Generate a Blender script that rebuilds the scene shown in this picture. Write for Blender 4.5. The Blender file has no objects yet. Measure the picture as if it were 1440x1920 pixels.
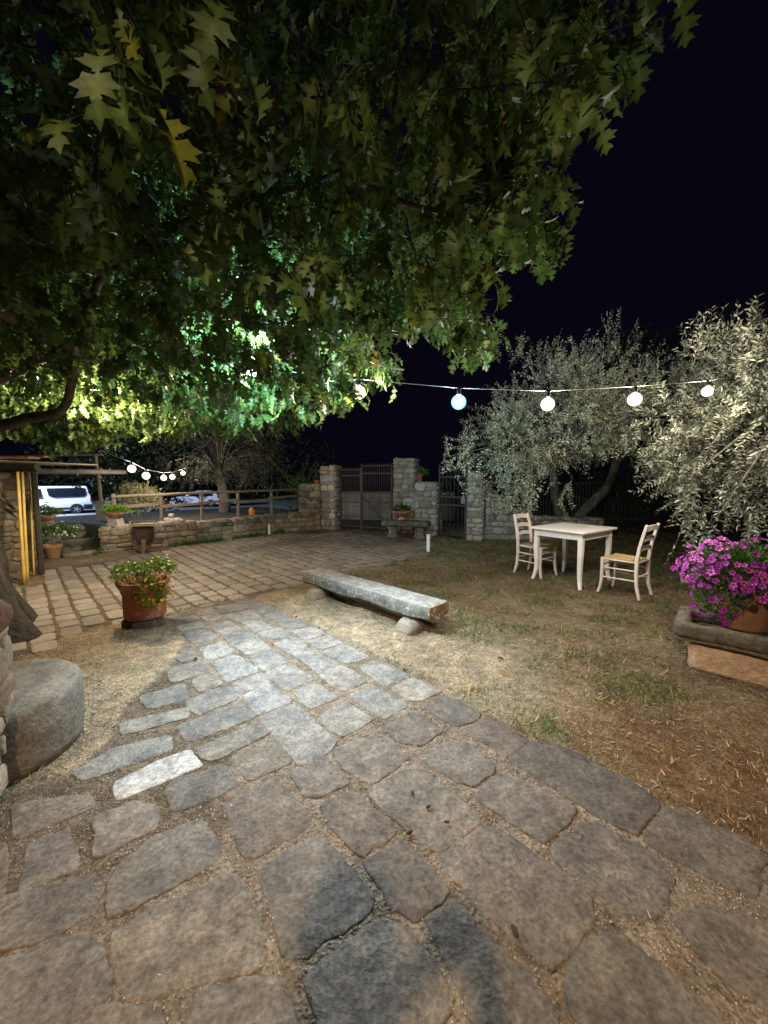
import bpy, math, random
import numpy as np
from mathutils import Vector, Matrix, noise as mnoise
PI = math.pi
R = math.radians
random.seed(7)
rng = np.random.default_rng(7)
S = bpy.context.scene
# ------------------------------------------------------------------ camera
H = 1.45; PITCH = R(5.0); F = 740.0
cam = bpy.data.cameras.new('camera'); camo = bpy.data.objects.new('camera', cam)
S.collection.objects.link(camo); S.camera = camo
camo.location = (0, 0, H); camo.rotation_euler = (PI/2-PITCH, 0, 0)
cam.sensor_fit = 'VERTICAL'; cam.sensor_height = 36; cam.lens = 36*F/1920
cam.clip_start = 0.02; cam.clip_end = 600
# ------------------------------------------------------------------ night sky
W = bpy.data.worlds.new('World'); S.world = W; W.use_nodes = True
W.node_tree.nodes['Background'].inputs[0].default_value = (0.0021, 0.0014, 0.0046, 1)
W.node_tree.nodes['Background'].inputs[1].default_value = 1.0
S.view_settings.view_transform = 'Standard'; S.view_settings.look = 'None'
S.view_settings.exposure = 0.0; S.view_settings.gamma = 1.0
S.render.engine = 'CYCLES'
S.cycles.use_denoising = True
S.cycles.max_bounces = 6; S.cycles.sample_clamp_indirect = 4.0
S.cycles.use_light_tree = True
# strengths of the lamps of the place (watts or emission)
COOL_W, WARM_W, HOUSE_W, PARK_W = 1650, 420, 1750, 17000
BULB_W = 185.0
WARM = (1.0, 0.80, 0.58); COOL = (0.62, 0.83, 1.0)
cool_pos = Vector((-0.98, 3.1, 2.22)); warm_pos = Vector((-3.25, 4.6, 2.42)); house_pos = Vector((-0.43, -2.2, 4.1))

def add_light(name, kind, loc, power, color, radius=0.05, parent=None, rot=None):
    l = bpy.data.lights.new(name, kind); l.energy = power; l.color = color
    l.shadow_soft_size = radius
    o = bpy.data.objects.new(name, l); S.collection.objects.link(o)
    o.location = loc
    if parent: o.parent = parent; o.location = Vector(loc)-parent.location
    return o

# ------------------------------------------------------------------ projection helpers
cP, sP = math.cos(PITCH), math.sin(PITCH)
def G(px, py, z=0.0):
    """point where the sight line of a photo pixel meets the level z"""
    u = (px-720)/F; v = (960-py)/F
    d = Vector((u, cP+v*sP, -sP+v*cP))
    t = (z-H)/d.z
    return Vector((d.x*t, d.y*t, z))
def A(px, py, y):
    u = (px-720)/F; v = (960-py)/F
    d = Vector((u, cP+v*sP, -sP+v*cP)); t = y/d.y
    return Vector((d.x*t, y, H+d.z*t))
def proj(P):
    P = np.asarray(P, float); x, y, z = P[..., 0], P[..., 1], P[..., 2]-H
    dep = y*cP - z*sP; up = y*sP + z*cP
    dep = np.where(dep < 1e-3, 1e-3, dep)
    return 720+F*x/dep, 960-F*up/dep, dep
def inpoly(x, y, poly):
    x = np.asarray(x, float); y = np.asarray(y, float); c = np.zeros(x.shape, bool)
    n = len(poly)
    for i in range(n):
        x0, y0 = poly[i][0], poly[i][1]; x1, y1 = poly[(i+1) % n][0], poly[(i+1) % n][1]
        if y0 == y1: continue
        hit = ((y0 > y) != (y1 > y)) & (x < (x1-x0)*(y-y0)/(y1-y0)+x0)
        c ^= hit
    return c
def n3(x, y, z=0.0): return mnoise.noise(Vector((x, y, z)))
def vnoise(x, y, sc, seed=0):
    """cheap smooth noise for arrays, about -1..1"""
    s = np.zeros(np.shape(x)); r = np.random.default_rng(seed)
    for k in range(7):
        a = r.uniform(0, 2*PI); f = sc*r.uniform(.6, 1.7); ph = r.uniform(0, 6.28, 2)
        s = s+np.sin((x*math.cos(a)+y*math.sin(a))*f+ph[0]+1.3*np.sin((-x*math.sin(a)+y*math.cos(a))*f*.7+ph[1]))
    return s/3.2

# ------------------------------------------------------------------ materials
def mat(name, c, c2=None, sc=4.0, rough=.85, bump=.3, bsc=60.0, bdist=.01, tint=False, spec=.25, metal=0.0,
        trans=0.0, emit=None, fine=.35, vor=0.0, vsc=30.0, spots=None, spsc=9.0, spth=.66, stretch=None, mid=0.0, msc=24.0):
    m = bpy.data.materials.new(name); m.use_nodes = True; nt = m.node_tree; N = nt.nodes; L = nt.links
    b = N['Principled BSDF']; out = N['Material Output']
    b.inputs['Roughness'].default_value = rough; b.inputs['Metallic'].default_value = metal
    b.inputs['Specular IOR Level'].default_value = spec
    if emit:
        b.inputs['Base Color'].default_value = (*c, 1)
        b.inputs['Emission Color'].default_value = (*emit[0], 1); b.inputs['Emission Strength'].default_value = emit[1]
        return m
    tc = N.new('ShaderNodeTexCoord'); co = tc.outputs['Object']
    if stretch:
        mp = N.new('ShaderNodeMapping'); mp.inputs['Scale'].default_value = stretch; L.new(co, mp.inputs['Vector']); co = mp.outputs[0]
    def noi(scale, det=6, r=.6):
        n = N.new('ShaderNodeTexNoise'); n.inputs['Scale'].default_value = scale; n.inputs['Detail'].default_value = det
        n.inputs['Roughness'].default_value = r; L.new(co, n.inputs['Vector']); return n
    def mr(src, a, b_, lo, hi):
        q = N.new('ShaderNodeMapRange'); q.inputs['From Min'].default_value = a; q.inputs['From Max'].default_value = b_
        q.inputs['To Min'].default_value = lo; q.inputs['To Max'].default_value = hi; L.new(src, q.inputs['Value']); return q.outputs[0]
    def mix(fac, a, b_, bt='MIX'):
        q = N.new('ShaderNodeMix'); q.data_type = 'RGBA'; q.blend_type = bt
        for s, v in ((q.inputs[0], fac), (q.inputs[6], a), (q.inputs[7], b_)):
            if hasattr(v, 'node'): L.new(v, s)
            elif isinstance(v, (int, float)): s.default_value = v
            else: s.default_value = (*v, 1)
        return q.outputs[2]
    n1 = noi(sc); n2 = noi(bsc, 8, .65)
    col = mix(mr(n1.outputs[0], .36, .64, 0, 1), c, c2 if c2 else tuple(x*.75 for x in c))
    g = N.new('ShaderNodeCombineColor'); v = mr(n2.outputs[0], .3, .7, 1-fine, 1+fine)
    for i in range(3): L.new(v, g.inputs[i])
    col = mix(1.0, col, g.outputs[0], 'MULTIPLY')
    n3_ = None
    if mid:
        n3_ = noi(msc, 5, .55); g3 = N.new('ShaderNodeCombineColor'); v3 = mr(n3_.outputs[0], .32, .68, 1-mid, 1+mid)
        for i in range(3): L.new(v3, g3.inputs[i])
        col = mix(1.0, col, g3.outputs[0], 'MULTIPLY')
    if tint:
        at = N.new('ShaderNodeAttribute'); at.attribute_name = 'tint'; col = mix(1.0, col, at.outputs['Color'], 'MULTIPLY')
    if spots:
        n4 = noi(spsc, 7, .7); col = mix(mr(n4.outputs[0], spth, spth+.05, 0, 1), col, spots)
    L.new(col, b.inputs['Base Color'])
    if bump:
        hsrc = n2.outputs[0]
        if vor:
            vo = N.new('ShaderNodeTexVoronoi'); vo.inputs['Scale'].default_value = vsc; L.new(co, vo.inputs['Vector'])
            ma = N.new('ShaderNodeMath'); ma.operation = 'MULTIPLY_ADD'; L.new(vo.outputs['Distance'], ma.inputs[0]); ma.inputs[1].default_value = -vor; L.new(hsrc, ma.inputs[2]); hsrc = ma.outputs[0]
        if n3_ is not None:
            mb_ = N.new('ShaderNodeMath'); mb_.operation = 'MULTIPLY_ADD'; L.new(n3_.outputs[0], mb_.inputs[0]); mb_.inputs[1].default_value = 2.2; L.new(hsrc, mb_.inputs[2]); hsrc = mb_.outputs[0]
        bn = N.new('ShaderNodeBump'); bn.inputs['Strength'].default_value = bump; bn.inputs['Distance'].default_value = bdist
        L.new(hsrc, bn.inputs['Height']); L.new(bn.outputs[0], b.inputs['Normal'])
    if trans:
        t = N.new('ShaderNodeBsdfTranslucent'); L.new(col, t.inputs['Color'])
        ms = N.new('ShaderNodeMixShader'); ms.inputs[0].default_value = trans
        L.new(b.outputs[0], ms.inputs[1]); L.new(t.outputs[0], ms.inputs[2]); L.new(ms.outputs[0], out.inputs['Surface'])
    return m
M = dict(
 paver=mat('paving_stone', (.132,.108,.084), (.076,.063,.052), sc=5, bump=.9, bsc=62, bdist=.010, tint=True, fine=.5, spots=(.36,.31,.25), spsc=26, spth=.67, vor=.10, vsc=70, mid=.26, msc=17),
 patio=mat('patio_stone', (.225,.185,.148), (.165,.138,.112), sc=5, bump=.6, bsc=50, tint=True, fine=.3),
 ground=mat('soil_and_mortar', (1,1,1), (.62,.60,.57), sc=13, bump=1.0, bsc=70, bdist=.018, tint=True, fine=.5, mid=.2, msc=34, vor=.7, vsc=75, rough=.95, spec=.1),
 terrain=mat('dark_earth', (.05,.045,.035), (.03,.035,.02), sc=1, bump=.6, bsc=8, bdist=.1),
 lot=mat('pale_gravel', (.22,.22,.215), (.16,.16,.16), sc=2, bump=.3, bsc=20),
 bark=mat('oak_bark', (.050,.040,.030), (.025,.02,.016), sc=9, bump=1.0, bsc=22, bdist=.05, fine=.5, stretch=(1,1,.35)),
 barkpale=mat('oak_limb_bark', (.13,.10,.072), (.075,.06,.045), sc=7, bump=.8, bsc=25, bdist=.03, fine=.4),
 obark=mat('olive_bark', (.17,.145,.115), (.08,.07,.055), sc=8, bump=1.0, bsc=20, bdist=.04, fine=.5, stretch=(1,1,.4)),
 oak=mat('oak_leaf', (.060,.098,.026), (.040,.072,.018), sc=3, bump=.15, bsc=60, tint=True, fine=.25, trans=.45, rough=.5, spec=.35),
 olive=mat('olive_leaf', (.37,.40,.31), (.22,.25,.18), sc=3, bump=0, tint=True, fine=.15, trans=.2, rough=.5, spec=.4),
 leaf=mat('garden_leaf', (.075,.14,.035), (.05,.10,.022), sc=6, bump=0, tint=True, fine=.2, trans=.25, rough=.55),
 flower=mat('petal', (1,1,1), (.93,.93,.93), sc=20, bump=0, tint=True, fine=.05, trans=.25, rough=.6),
 grass=mat('grass_blade', (1,1,1), (.8,.8,.8), sc=4, bump=0, tint=True, fine=.1, trans=.2, rough=.7),
 gravel=mat('gravel', (.30,.25,.20), (.19,.16,.13), sc=30, bump=.3, bsc=150, tint=True, fine=.3),
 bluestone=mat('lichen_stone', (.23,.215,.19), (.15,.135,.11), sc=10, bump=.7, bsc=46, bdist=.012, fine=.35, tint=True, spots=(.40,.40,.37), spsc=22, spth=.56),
 rawstone=mat('weathered_stone', (.17,.15,.115), (.09,.08,.06), sc=8, bump=.9, bsc=30, bdist=.02, fine=.45, spots=(.30,.29,.25), spsc=9, spth=.66),
 mill=mat('worn_stone', (.17,.15,.12), (.12,.10,.075), sc=5, bump=.8, bsc=50, bdist=.01, fine=.35, mid=.28, msc=9, spots=(.27,.26,.23), spsc=12, spth=.68),
 pinkstone=mat('pink_stone', (.60,.44,.31), (.48,.34,.235), sc=9, bump=1.0, bsc=26, bdist=.025, fine=.25),
 round=mat('boulder', (.24,.20,.15), (.16,.13,.095), sc=8, bump=.6, bsc=40),
 wallstone=mat('wall_stone', (.30,.23,.155), (.20,.16,.115), sc=6, bump=.8, bsc=35, bdist=.015, tint=True, fine=.4),
 mortar=mat('mortar', (.23,.18,.125), (.16,.125,.09), sc=8, bump=.7, bsc=60),
 greystone=mat('gate_stone', (.36,.32,.275), (.25,.225,.195), sc=6, bump=.8, bsc=35, bdist=.015, tint=True, fine=.4),
 terra=mat('terracotta', (.42,.155,.075), (.30,.11,.055), sc=6, bump=.35, bsc=50, fine=.25, spots=(.40,.26,.19), spsc=5, spth=.56),
 terra2=mat('old_terracotta', (.44,.24,.13), (.34,.21,.125), sc=5, bump=.35, bsc=50, fine=.25, spots=(.25,.13,.06), spsc=6, spth=.6),
 soil=mat('potting_soil', (.03,.022,.015), bump=.8, bsc=80),
 chair=mat('whitewashed_wood', (.78,.69,.61), (.70,.60,.52), sc=9, bump=.15, bsc=70, fine=.08, rough=.55, stretch=(3,3,.6)),
 table=mat('cream_painted_wood', (.84,.82,.77), (.78,.75,.69), sc=8, bump=.12, bsc=60, fine=.06, rough=.5),
 rush=mat('rush_seat', (.48,.34,.18), (.38,.26,.13), sc=20, bump=.7, bsc=120, bdist=.004, fine=.3),
 iron=mat('dark_iron', (.055,.055,.062), (.075,.065,.06), sc=20, bump=.3, bsc=90, metal=.4, rough=.6),
 wood=mat('grey_wood', (.22,.17,.12), (.14,.11,.08), sc=8, bump=.6, bsc=30, stretch=(4,4,4), fine=.35),
 darkwood=mat('dark_wood', (.055,.042,.032), (.035,.028,.022), sc=8, bump=.6, bsc=30, fine=.35),
 bamboo=mat('yellow_cane', (.55,.36,.07), (.42,.28,.06), sc=10, bump=.2, bsc=40, fine=.15, rough=.5),
 white=mat('white_plastic', (.72,.72,.70), (.66,.66,.64), sc=5, bump=.05, rough=.5, fine=.05),
 lit_plaster=mat('lit_plaster', (.80,.74,.70), (.70,.64,.60), sc=2, bump=.3, bsc=20, fine=.15),  # lane wall plaster, lightened: the glow of an unseen lamp put into its colour
 plaster=mat('pale_plaster', (.42,.36,.32), (.34,.29,.26), sc=2, bump=.3, bsc=20, fine=.2),
 grey=mat('grey_metal_box', (.20,.21,.22), bump=.1, rough=.6, fine=.1),
 orange=mat('orange_plastic', (.80,.30,.02), (.7,.25,.02), bump=.05, rough=.4, fine=.05),
 carwhite=mat('white_car_paint', (.62,.66,.74), (.60,.64,.72), bump=0, rough=.3, spec=.5, fine=.02),
 glass=mat('dark_glass', (.012,.014,.02), bump=0, rough=.12, spec=.6, fine=.0),
 rubber=mat('rubber', (.02,.02,.02), bump=0, rough=.8, fine=.1),
 black=mat('black_plastic', (.015,.015,.017), bump=.05, rough=.6, fine=.1),
 alloy=mat('alloy', (.55,.57,.6), bump=0, rough=.4, metal=.6, fine=.02),
 rust=mat('rusty_metal', (.17,.10,.07), (.11,.07,.05), sc=8, bump=.4, bsc=60, fine=.4, metal=.2),
 cone=mat('dry_husk', (.045,.028,.018), bump=.5, bsc=200, fine=.3),
 housewall=mat('house_stone', (.34,.27,.19), (.24,.19,.14), sc=3, bump=.9, bsc=9, bdist=.05, fine=.3, vor=.6, vsc=5),
 skin=mat('skin', (.45,.27,.19), (.40,.24,.17), bump=.05, fine=.05, rough=.5),
 shirt=mat('dark_blue_cloth', (.03,.04,.07), bump=.3, bsc=90, fine=.1),
 jeans=mat('denim', (.05,.07,.12), bump=.3, bsc=120, fine=.15),
 hair=mat('brown_hair', (.03,.02,.012), bump=.5, bsc=90, fine=.3),
 tail=mat('tail_lamp_red', (.35,.02,.02), bump=0, rough=.3, fine=.02),
 cable=mat('cream_cable', (.28,.26,.23), bump=0, rough=.6, fine=.02),
)
def emis(name, col, e): return mat(name, (.8,.8,.8), emit=(col, e))
def frosted(name, colr, e, a0, a1):
    """frosted glass globe, lit from inside: thin at the rim, so its edge is soft"""
    m = bpy.data.materials.new(name); m.use_nodes = True; nt = m.node_tree; N = nt.nodes; L = nt.links; N.remove(N['Principled BSDF'])
    em = N.new('ShaderNodeEmission'); em.inputs[0].default_value = (*colr, 1); em.inputs[1].default_value = e
    tr = N.new('ShaderNodeBsdfTransparent'); ms = N.new('ShaderNodeMixShader'); lw = N.new('ShaderNodeLayerWeight'); lw.inputs['Blend'].default_value = .5
    r = N.new('ShaderNodeMapRange'); r.inputs['From Min'].default_value = .05; r.inputs['From Max'].default_value = .95; r.inputs['To Min'].default_value = a1; r.inputs['To Max'].default_value = a0
    L.new(lw.outputs['Facing'], r.inputs['Value']); L.new(r.outputs[0], ms.inputs[0]); L.new(tr.outputs[0], ms.inputs[1]); L.new(em.outputs[0], ms.inputs[2]); L.new(ms.outputs[0], N['Material Output'].inputs['Surface'])
    return m
M['bulb_warm'] = frosted('warm_bulb_glass', (1.0, .80, .64), 9, .03, .6)
M['bulb_blue'] = frosted('blue_bulb_glass', (.20, .54, 1.0), 6, .06, .6)
M['led_cool'] = emis('cool_lamp_glass', (.75, .9, 1.0), 30)
M['led_warm'] = emis('warm_lamp_glass', (1.0, .85, .62), 20)

# ------------------------------------------------------------------ mesh helpers
C = S.collection
def add_obj(name, me, m, parent=None, loc=None):
    o = bpy.data.objects.new(name, me); C.objects.link(o)
    if m is not None and not me.materials: me.materials.append(m)
    if parent is not None: o.parent = parent
    if loc is not None: o.location = loc
    return o
def np_mesh(name, V, Fc, tint=None, smooth=True):
    """V (n,3), Fc (m,k) uniform faces"""
    V = np.ascontiguousarray(V, np.float32); Fc = np.ascontiguousarray(Fc, np.int32)
    me = bpy.data.meshes.new(name); k = Fc.shape[1]
    me.vertices.add(len(V)); me.vertices.foreach_set('co', V.ravel())
    me.loops.add(Fc.size); me.loops.foreach_set('vertex_index', Fc.ravel())
    me.polygons.add(len(Fc)); me.polygons.foreach_set('loop_start', np.arange(0, Fc.size, k, dtype=np.int32))
    if smooth: me.polygons.foreach_set('use_smooth', np.ones(len(Fc), bool))
    me.update(calc_edges=True)
    if tint is not None:
        a = me.color_attributes.new('tint', 'FLOAT_COLOR', 'POINT')
        t = np.ones((len(V), 4), np.float32); t[:, :3] = tint; a.data.foreach_set('color', t.ravel())
    return me
class MB:
    def __init__(s): s.v = []; s.f = []; s.t = []
    def add(s, vs, fs, Mx=None, tint=(1, 1, 1)):
        n = len(s.v)
        s.v += [tuple(Mx @ Vector(v)) if Mx is not None else tuple(v) for v in vs]
        s.f += [tuple(i+n for i in f) for f in fs]; s.t += [tint]*len(vs); return s
    def box(s, c, d, Mx=None, rz=0.0, tint=(1, 1, 1), taper=1.0):
        x, y, z = d[0]/2, d[1]/2, d[2]/2; vs = []
        for k in (-1, 1):
            q = taper if k > 0 else 1
            for i, j in ((-1, -1), (1, -1), (1, 1), (-1, 1)): vs.append(Vector((i*x*q, j*y*q, k*z)))
        Rm = Matrix.Rotation(rz, 4, 'Z'); vs = [Rm @ v+Vector(c) for v in vs]
        return s.add(vs, [(3, 2, 1, 0), (4, 5, 6, 7), (0, 1, 5, 4), (1, 2, 6, 5), (2, 3, 7, 6), (3, 0, 4, 7)], Mx, tint)
    def tube(s, pts, rs, n=8, Mx=None, jit=0.0, tint=(1, 1, 1), rot=0.0, cap=True):
        pts = [Vector(p) for p in pts]
        if not hasattr(rs, '__len__'): rs = [rs]*len(pts)
        vs = []; fs = []; prev = None
        for i, p in enumerate(pts):
            d = (pts[min(i+1, len(pts)-1)]-pts[max(i-1, 0)]).normalized()
            if prev is None:
                up = Vector((0, 0, 1)) if abs(d.z) < .9 else Vector((0, 1, 0))
                a = d.cross(up).normalized()
            else: a = (prev-d*prev.dot(d)).normalized()
            prev = a; b = d.cross(a)
            for k in range(n):
                t = 2*PI*k/n+rot; r = rs[i]
                if jit: r *= 1+jit*n3(p.x*4+math.cos(t)*2, p.y*4+math.sin(t)*2, p.z*3)
                vs.append(p+(a*math.cos(t)+b*math.sin(t))*r)
        for i in range(len(pts)-1):
            for k in range(n):
                fs.append((i*n+k, i*n+(k+1) % n, (i+1)*n+(k+1) % n, (i+1)*n+k))
        if cap: fs.append(tuple(range(n-1, -1, -1))); fs.append(tuple((len(pts)-1)*n+k for k in range(n)))
        return s.add(vs, fs, Mx, tint)
    def lathe(s, prof, n=32, Mx=None, wob=0.0, c=(0, 0, 0)):
        vs = []; fs = []
        for i, (r, z) in enumerate(prof):
            for k in range(n):
                t = 2*PI*k/n; q = r*(1+wob*n3(math.cos(t)*2, math.sin(t)*2, z*5)); vs.append((c[0]+q*math.cos(t), c[1]+q*math.sin(t), c[2]+z))
        for i in range(len(prof)-1):
            for k in range(n): fs.append((i*n+k, i*n+(k+1) % n, (i+1)*n+(k+1) % n, (i+1)*n+k))
        fs.append(tuple(range(n-1, -1, -1))); fs.append(tuple((len(prof)-1)*n+k for k in range(n)))
        return s.add(vs, fs, Mx)
    def prism(s, poly, h0, h1, Mx=None, tint=(1, 1, 1)):
        n = len(poly); vs = [(x, y, h0) for x, y in poly]+[(x, y, h1) for x, y in poly]
        fs = [tuple(range(n-1, -1, -1)), tuple(range(n, 2*n))]+[(i, (i+1) % n, n+(i+1) % n, n+i) for i in range(n)]
        return s.add(vs, fs, Mx, tint)
    def blob(s, c, r, n=14, jit=.12, seed=0.0, flat=-9, Mx=None):
        """rounded boulder"""
        vs = [(0, 0, -1)]; m = n//2
        for i in range(1, m):
            ph = PI*i/m-PI/2
            for k in range(n): t = 2*PI*k/n; vs.append((math.cos(ph)*math.cos(t), math.cos(ph)*math.sin(t), math.sin(ph)))
        vs.append((0, 0, 1)); fs = []
        for k in range(n): fs.append((0, 1+(k+1) % n, 1+k))
        for i in range(m-2):
            for k in range(n): a = 1+i*n; fs.append((a+k, a+(k+1) % n, a+n+(k+1) % n, a+n+k))
        a = 1+(m-2)*n
        for k in range(n): fs.append((a+k, a+(k+1) % n, len(vs)-1))
        o = []
        for v in vs:
            q = 1+jit*n3(v[0]*1.3+seed, v[1]*1.3, v[2]*1.3)*2
            sx = [abs(t)**.8*(1 if t > 0 else -1) for t in v]
            o.append((c[0]+sx[0]*r[0]*q, c[1]+sx[1]*r[1]*q, max(flat, c[2]+sx[2]*r[2]*q)))
        return s.add(o, fs, Mx)
    def build(s, name, m, parent=None, smooth=False, bevel=0.0, world=False, tint=False, sub=0):
        me = bpy.data.meshes.new(name)
        off = parent.location if (world and parent is not None) else Vector((0, 0, 0))
        me.from_pydata([(v[0]-off[0], v[1]-off[1], v[2]-off[2]) for v in s.v], [], s.f); me.update()
        if smooth: me.polygons.foreach_set('use_smooth', [True]*len(me.polygons))
        if tint:
            a = me.color_attributes.new('tint', 'FLOAT_COLOR', 'POINT')
            a.data.foreach_set('color', np.array([(*t, 1) for t in s.t], np.float32).ravel())
        o = add_obj(name, me, m, parent)
        if bevel:
            b = o.modifiers.new('bevel', 'BEVEL'); b.width = bevel; b.segments = 2; b.limit_method = 'ANGLE'
        return o
def thing(name, label, cat, loc=(0, 0, 0), rz=0.0, group=None):
    o = bpy.data.objects.new(name, None); C.objects.link(o); o.location = loc; o.rotation_euler = (0, 0, rz)
    o.empty_display_size = .1
    return tag(o, label, cat, group)
def tag(o, label=None, cat=None, group=None, kind=None):
    if label: o['label'] = label
    if cat: o['category'] = cat
    if group: o['group'] = group
    if kind: o['kind'] = kind
    return o
def centre_origin(o):
    """put a world-built mesh's origin at its base"""
    me = o.data; n = len(me.vertices); a = np.empty(n*3, np.float32); me.vertices.foreach_get('co', a); a = a.reshape(-1, 3)
    c = np.array([(a[:, 0].min()+a[:, 0].max())/2, (a[:, 1].min()+a[:, 1].max())/2, a[:, 2].min()])
    me.vertices.foreach_set('co', (a-c).astype(np.float32).ravel()); me.update(); o.location = c.tolist(); return o
def copy_tree(o, parent=None):
    c = o.copy(); C.objects.link(c)
    if parent is not None: c.parent = parent
    for ch in list(o.children): copy_tree(ch, c)
    return c

# ------------------------------------------------------------------ stones
def chaikin(p, it=2, w=.22):
    for _ in range(it):
        q = []
        for i in range(len(p)):
            a, b = p[i], p[(i+1) % len(p)]
            q.append(a+(b-a)*w); q.append(a+(b-a)*(1-w))
        p = q
    return p
def resample(p, step):
    q = []
    for i in range(len(p)):
        a, b = p[i], p[(i+1) % len(p)]; n = max(1, int((b-a).length/step))
        for k in range(n): q.append(a+(b-a)*k/n)
    return q
def pillow(mb, poly, fr, depth, edge, rough_=.004, step=.03, jag=.006, it=2, w=.2, tint=(1, 1, 1), tilt=(0, 0), lift=0.0, rings=(.72, .42, .15)):
    """poly: list of 2D points; fr(a,b,h)->world; a stone with worn edges"""
    p = [Vector((a, b)) for a, b in poly]
    area = sum(p[i].x*p[(i+1) % len(p)].y-p[(i+1) % len(p)].x*p[i].y for i in range(len(p)))
    if area < 0: p.reverse()
    p = resample(chaikin(p, it, w), step); c = sum(p, Vector((0, 0)))/len(p); sd = random.uniform(0, 90)
    q = []
    for v in p:
        d = (v-c); l = max(d.length, 1e-4); k = n3(v.x*16+sd, v.y*16)*jag+n3(v.x*45+sd, v.y*45)*jag*.6
        q.append(v+d/l*k)
    def hh(v):
        d = v-c
        return lift+tilt[0]*d.x+tilt[1]*d.y+rough_*(n3(v.x*7+sd, v.y*7)+.6*n3(v.x*20+sd, v.y*20, 3))
    n = len(q); vs = []; fs = []
    def ins(v, e):
        d = c-v; l = max(d.length, 1e-4); return v+d/l*min(e, l*.5)
    def ring(pts, off):
        for v in pts: vs.append(fr(v.x, v.y, hh(v)+off))
    ring(q, -depth); ring(q, -edge*.9); q1 = [ins(v, edge*.45) for v in q]; ring(q1, -edge*.28)
    q2 = [ins(v, edge*1.3) for v in q]; ring(q2, 0)
    for s in rings: ring([c+(v-c)*s for v in q2], 0)
    m = len(vs)//n
    for i in range(m-1):
        for k in range(n): fs.append((i*n+k, i*n+(k+1) % n, (i+1)*n+(k+1) % n, (i+1)*n+k))
    vs.append(fr(c.x, c.y, hh(c))); last = len(vs)-1
    for k in range(n): fs.append(((m-1)*n+k, (m-1)*n+(k+1) % n, last))
    mb.add(vs, fs, tint=tint)

flat_fr = lambda a, b, h: (a, b, h)
def g2(px, py): v = G(px, py); return (v.x, v.y)
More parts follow.
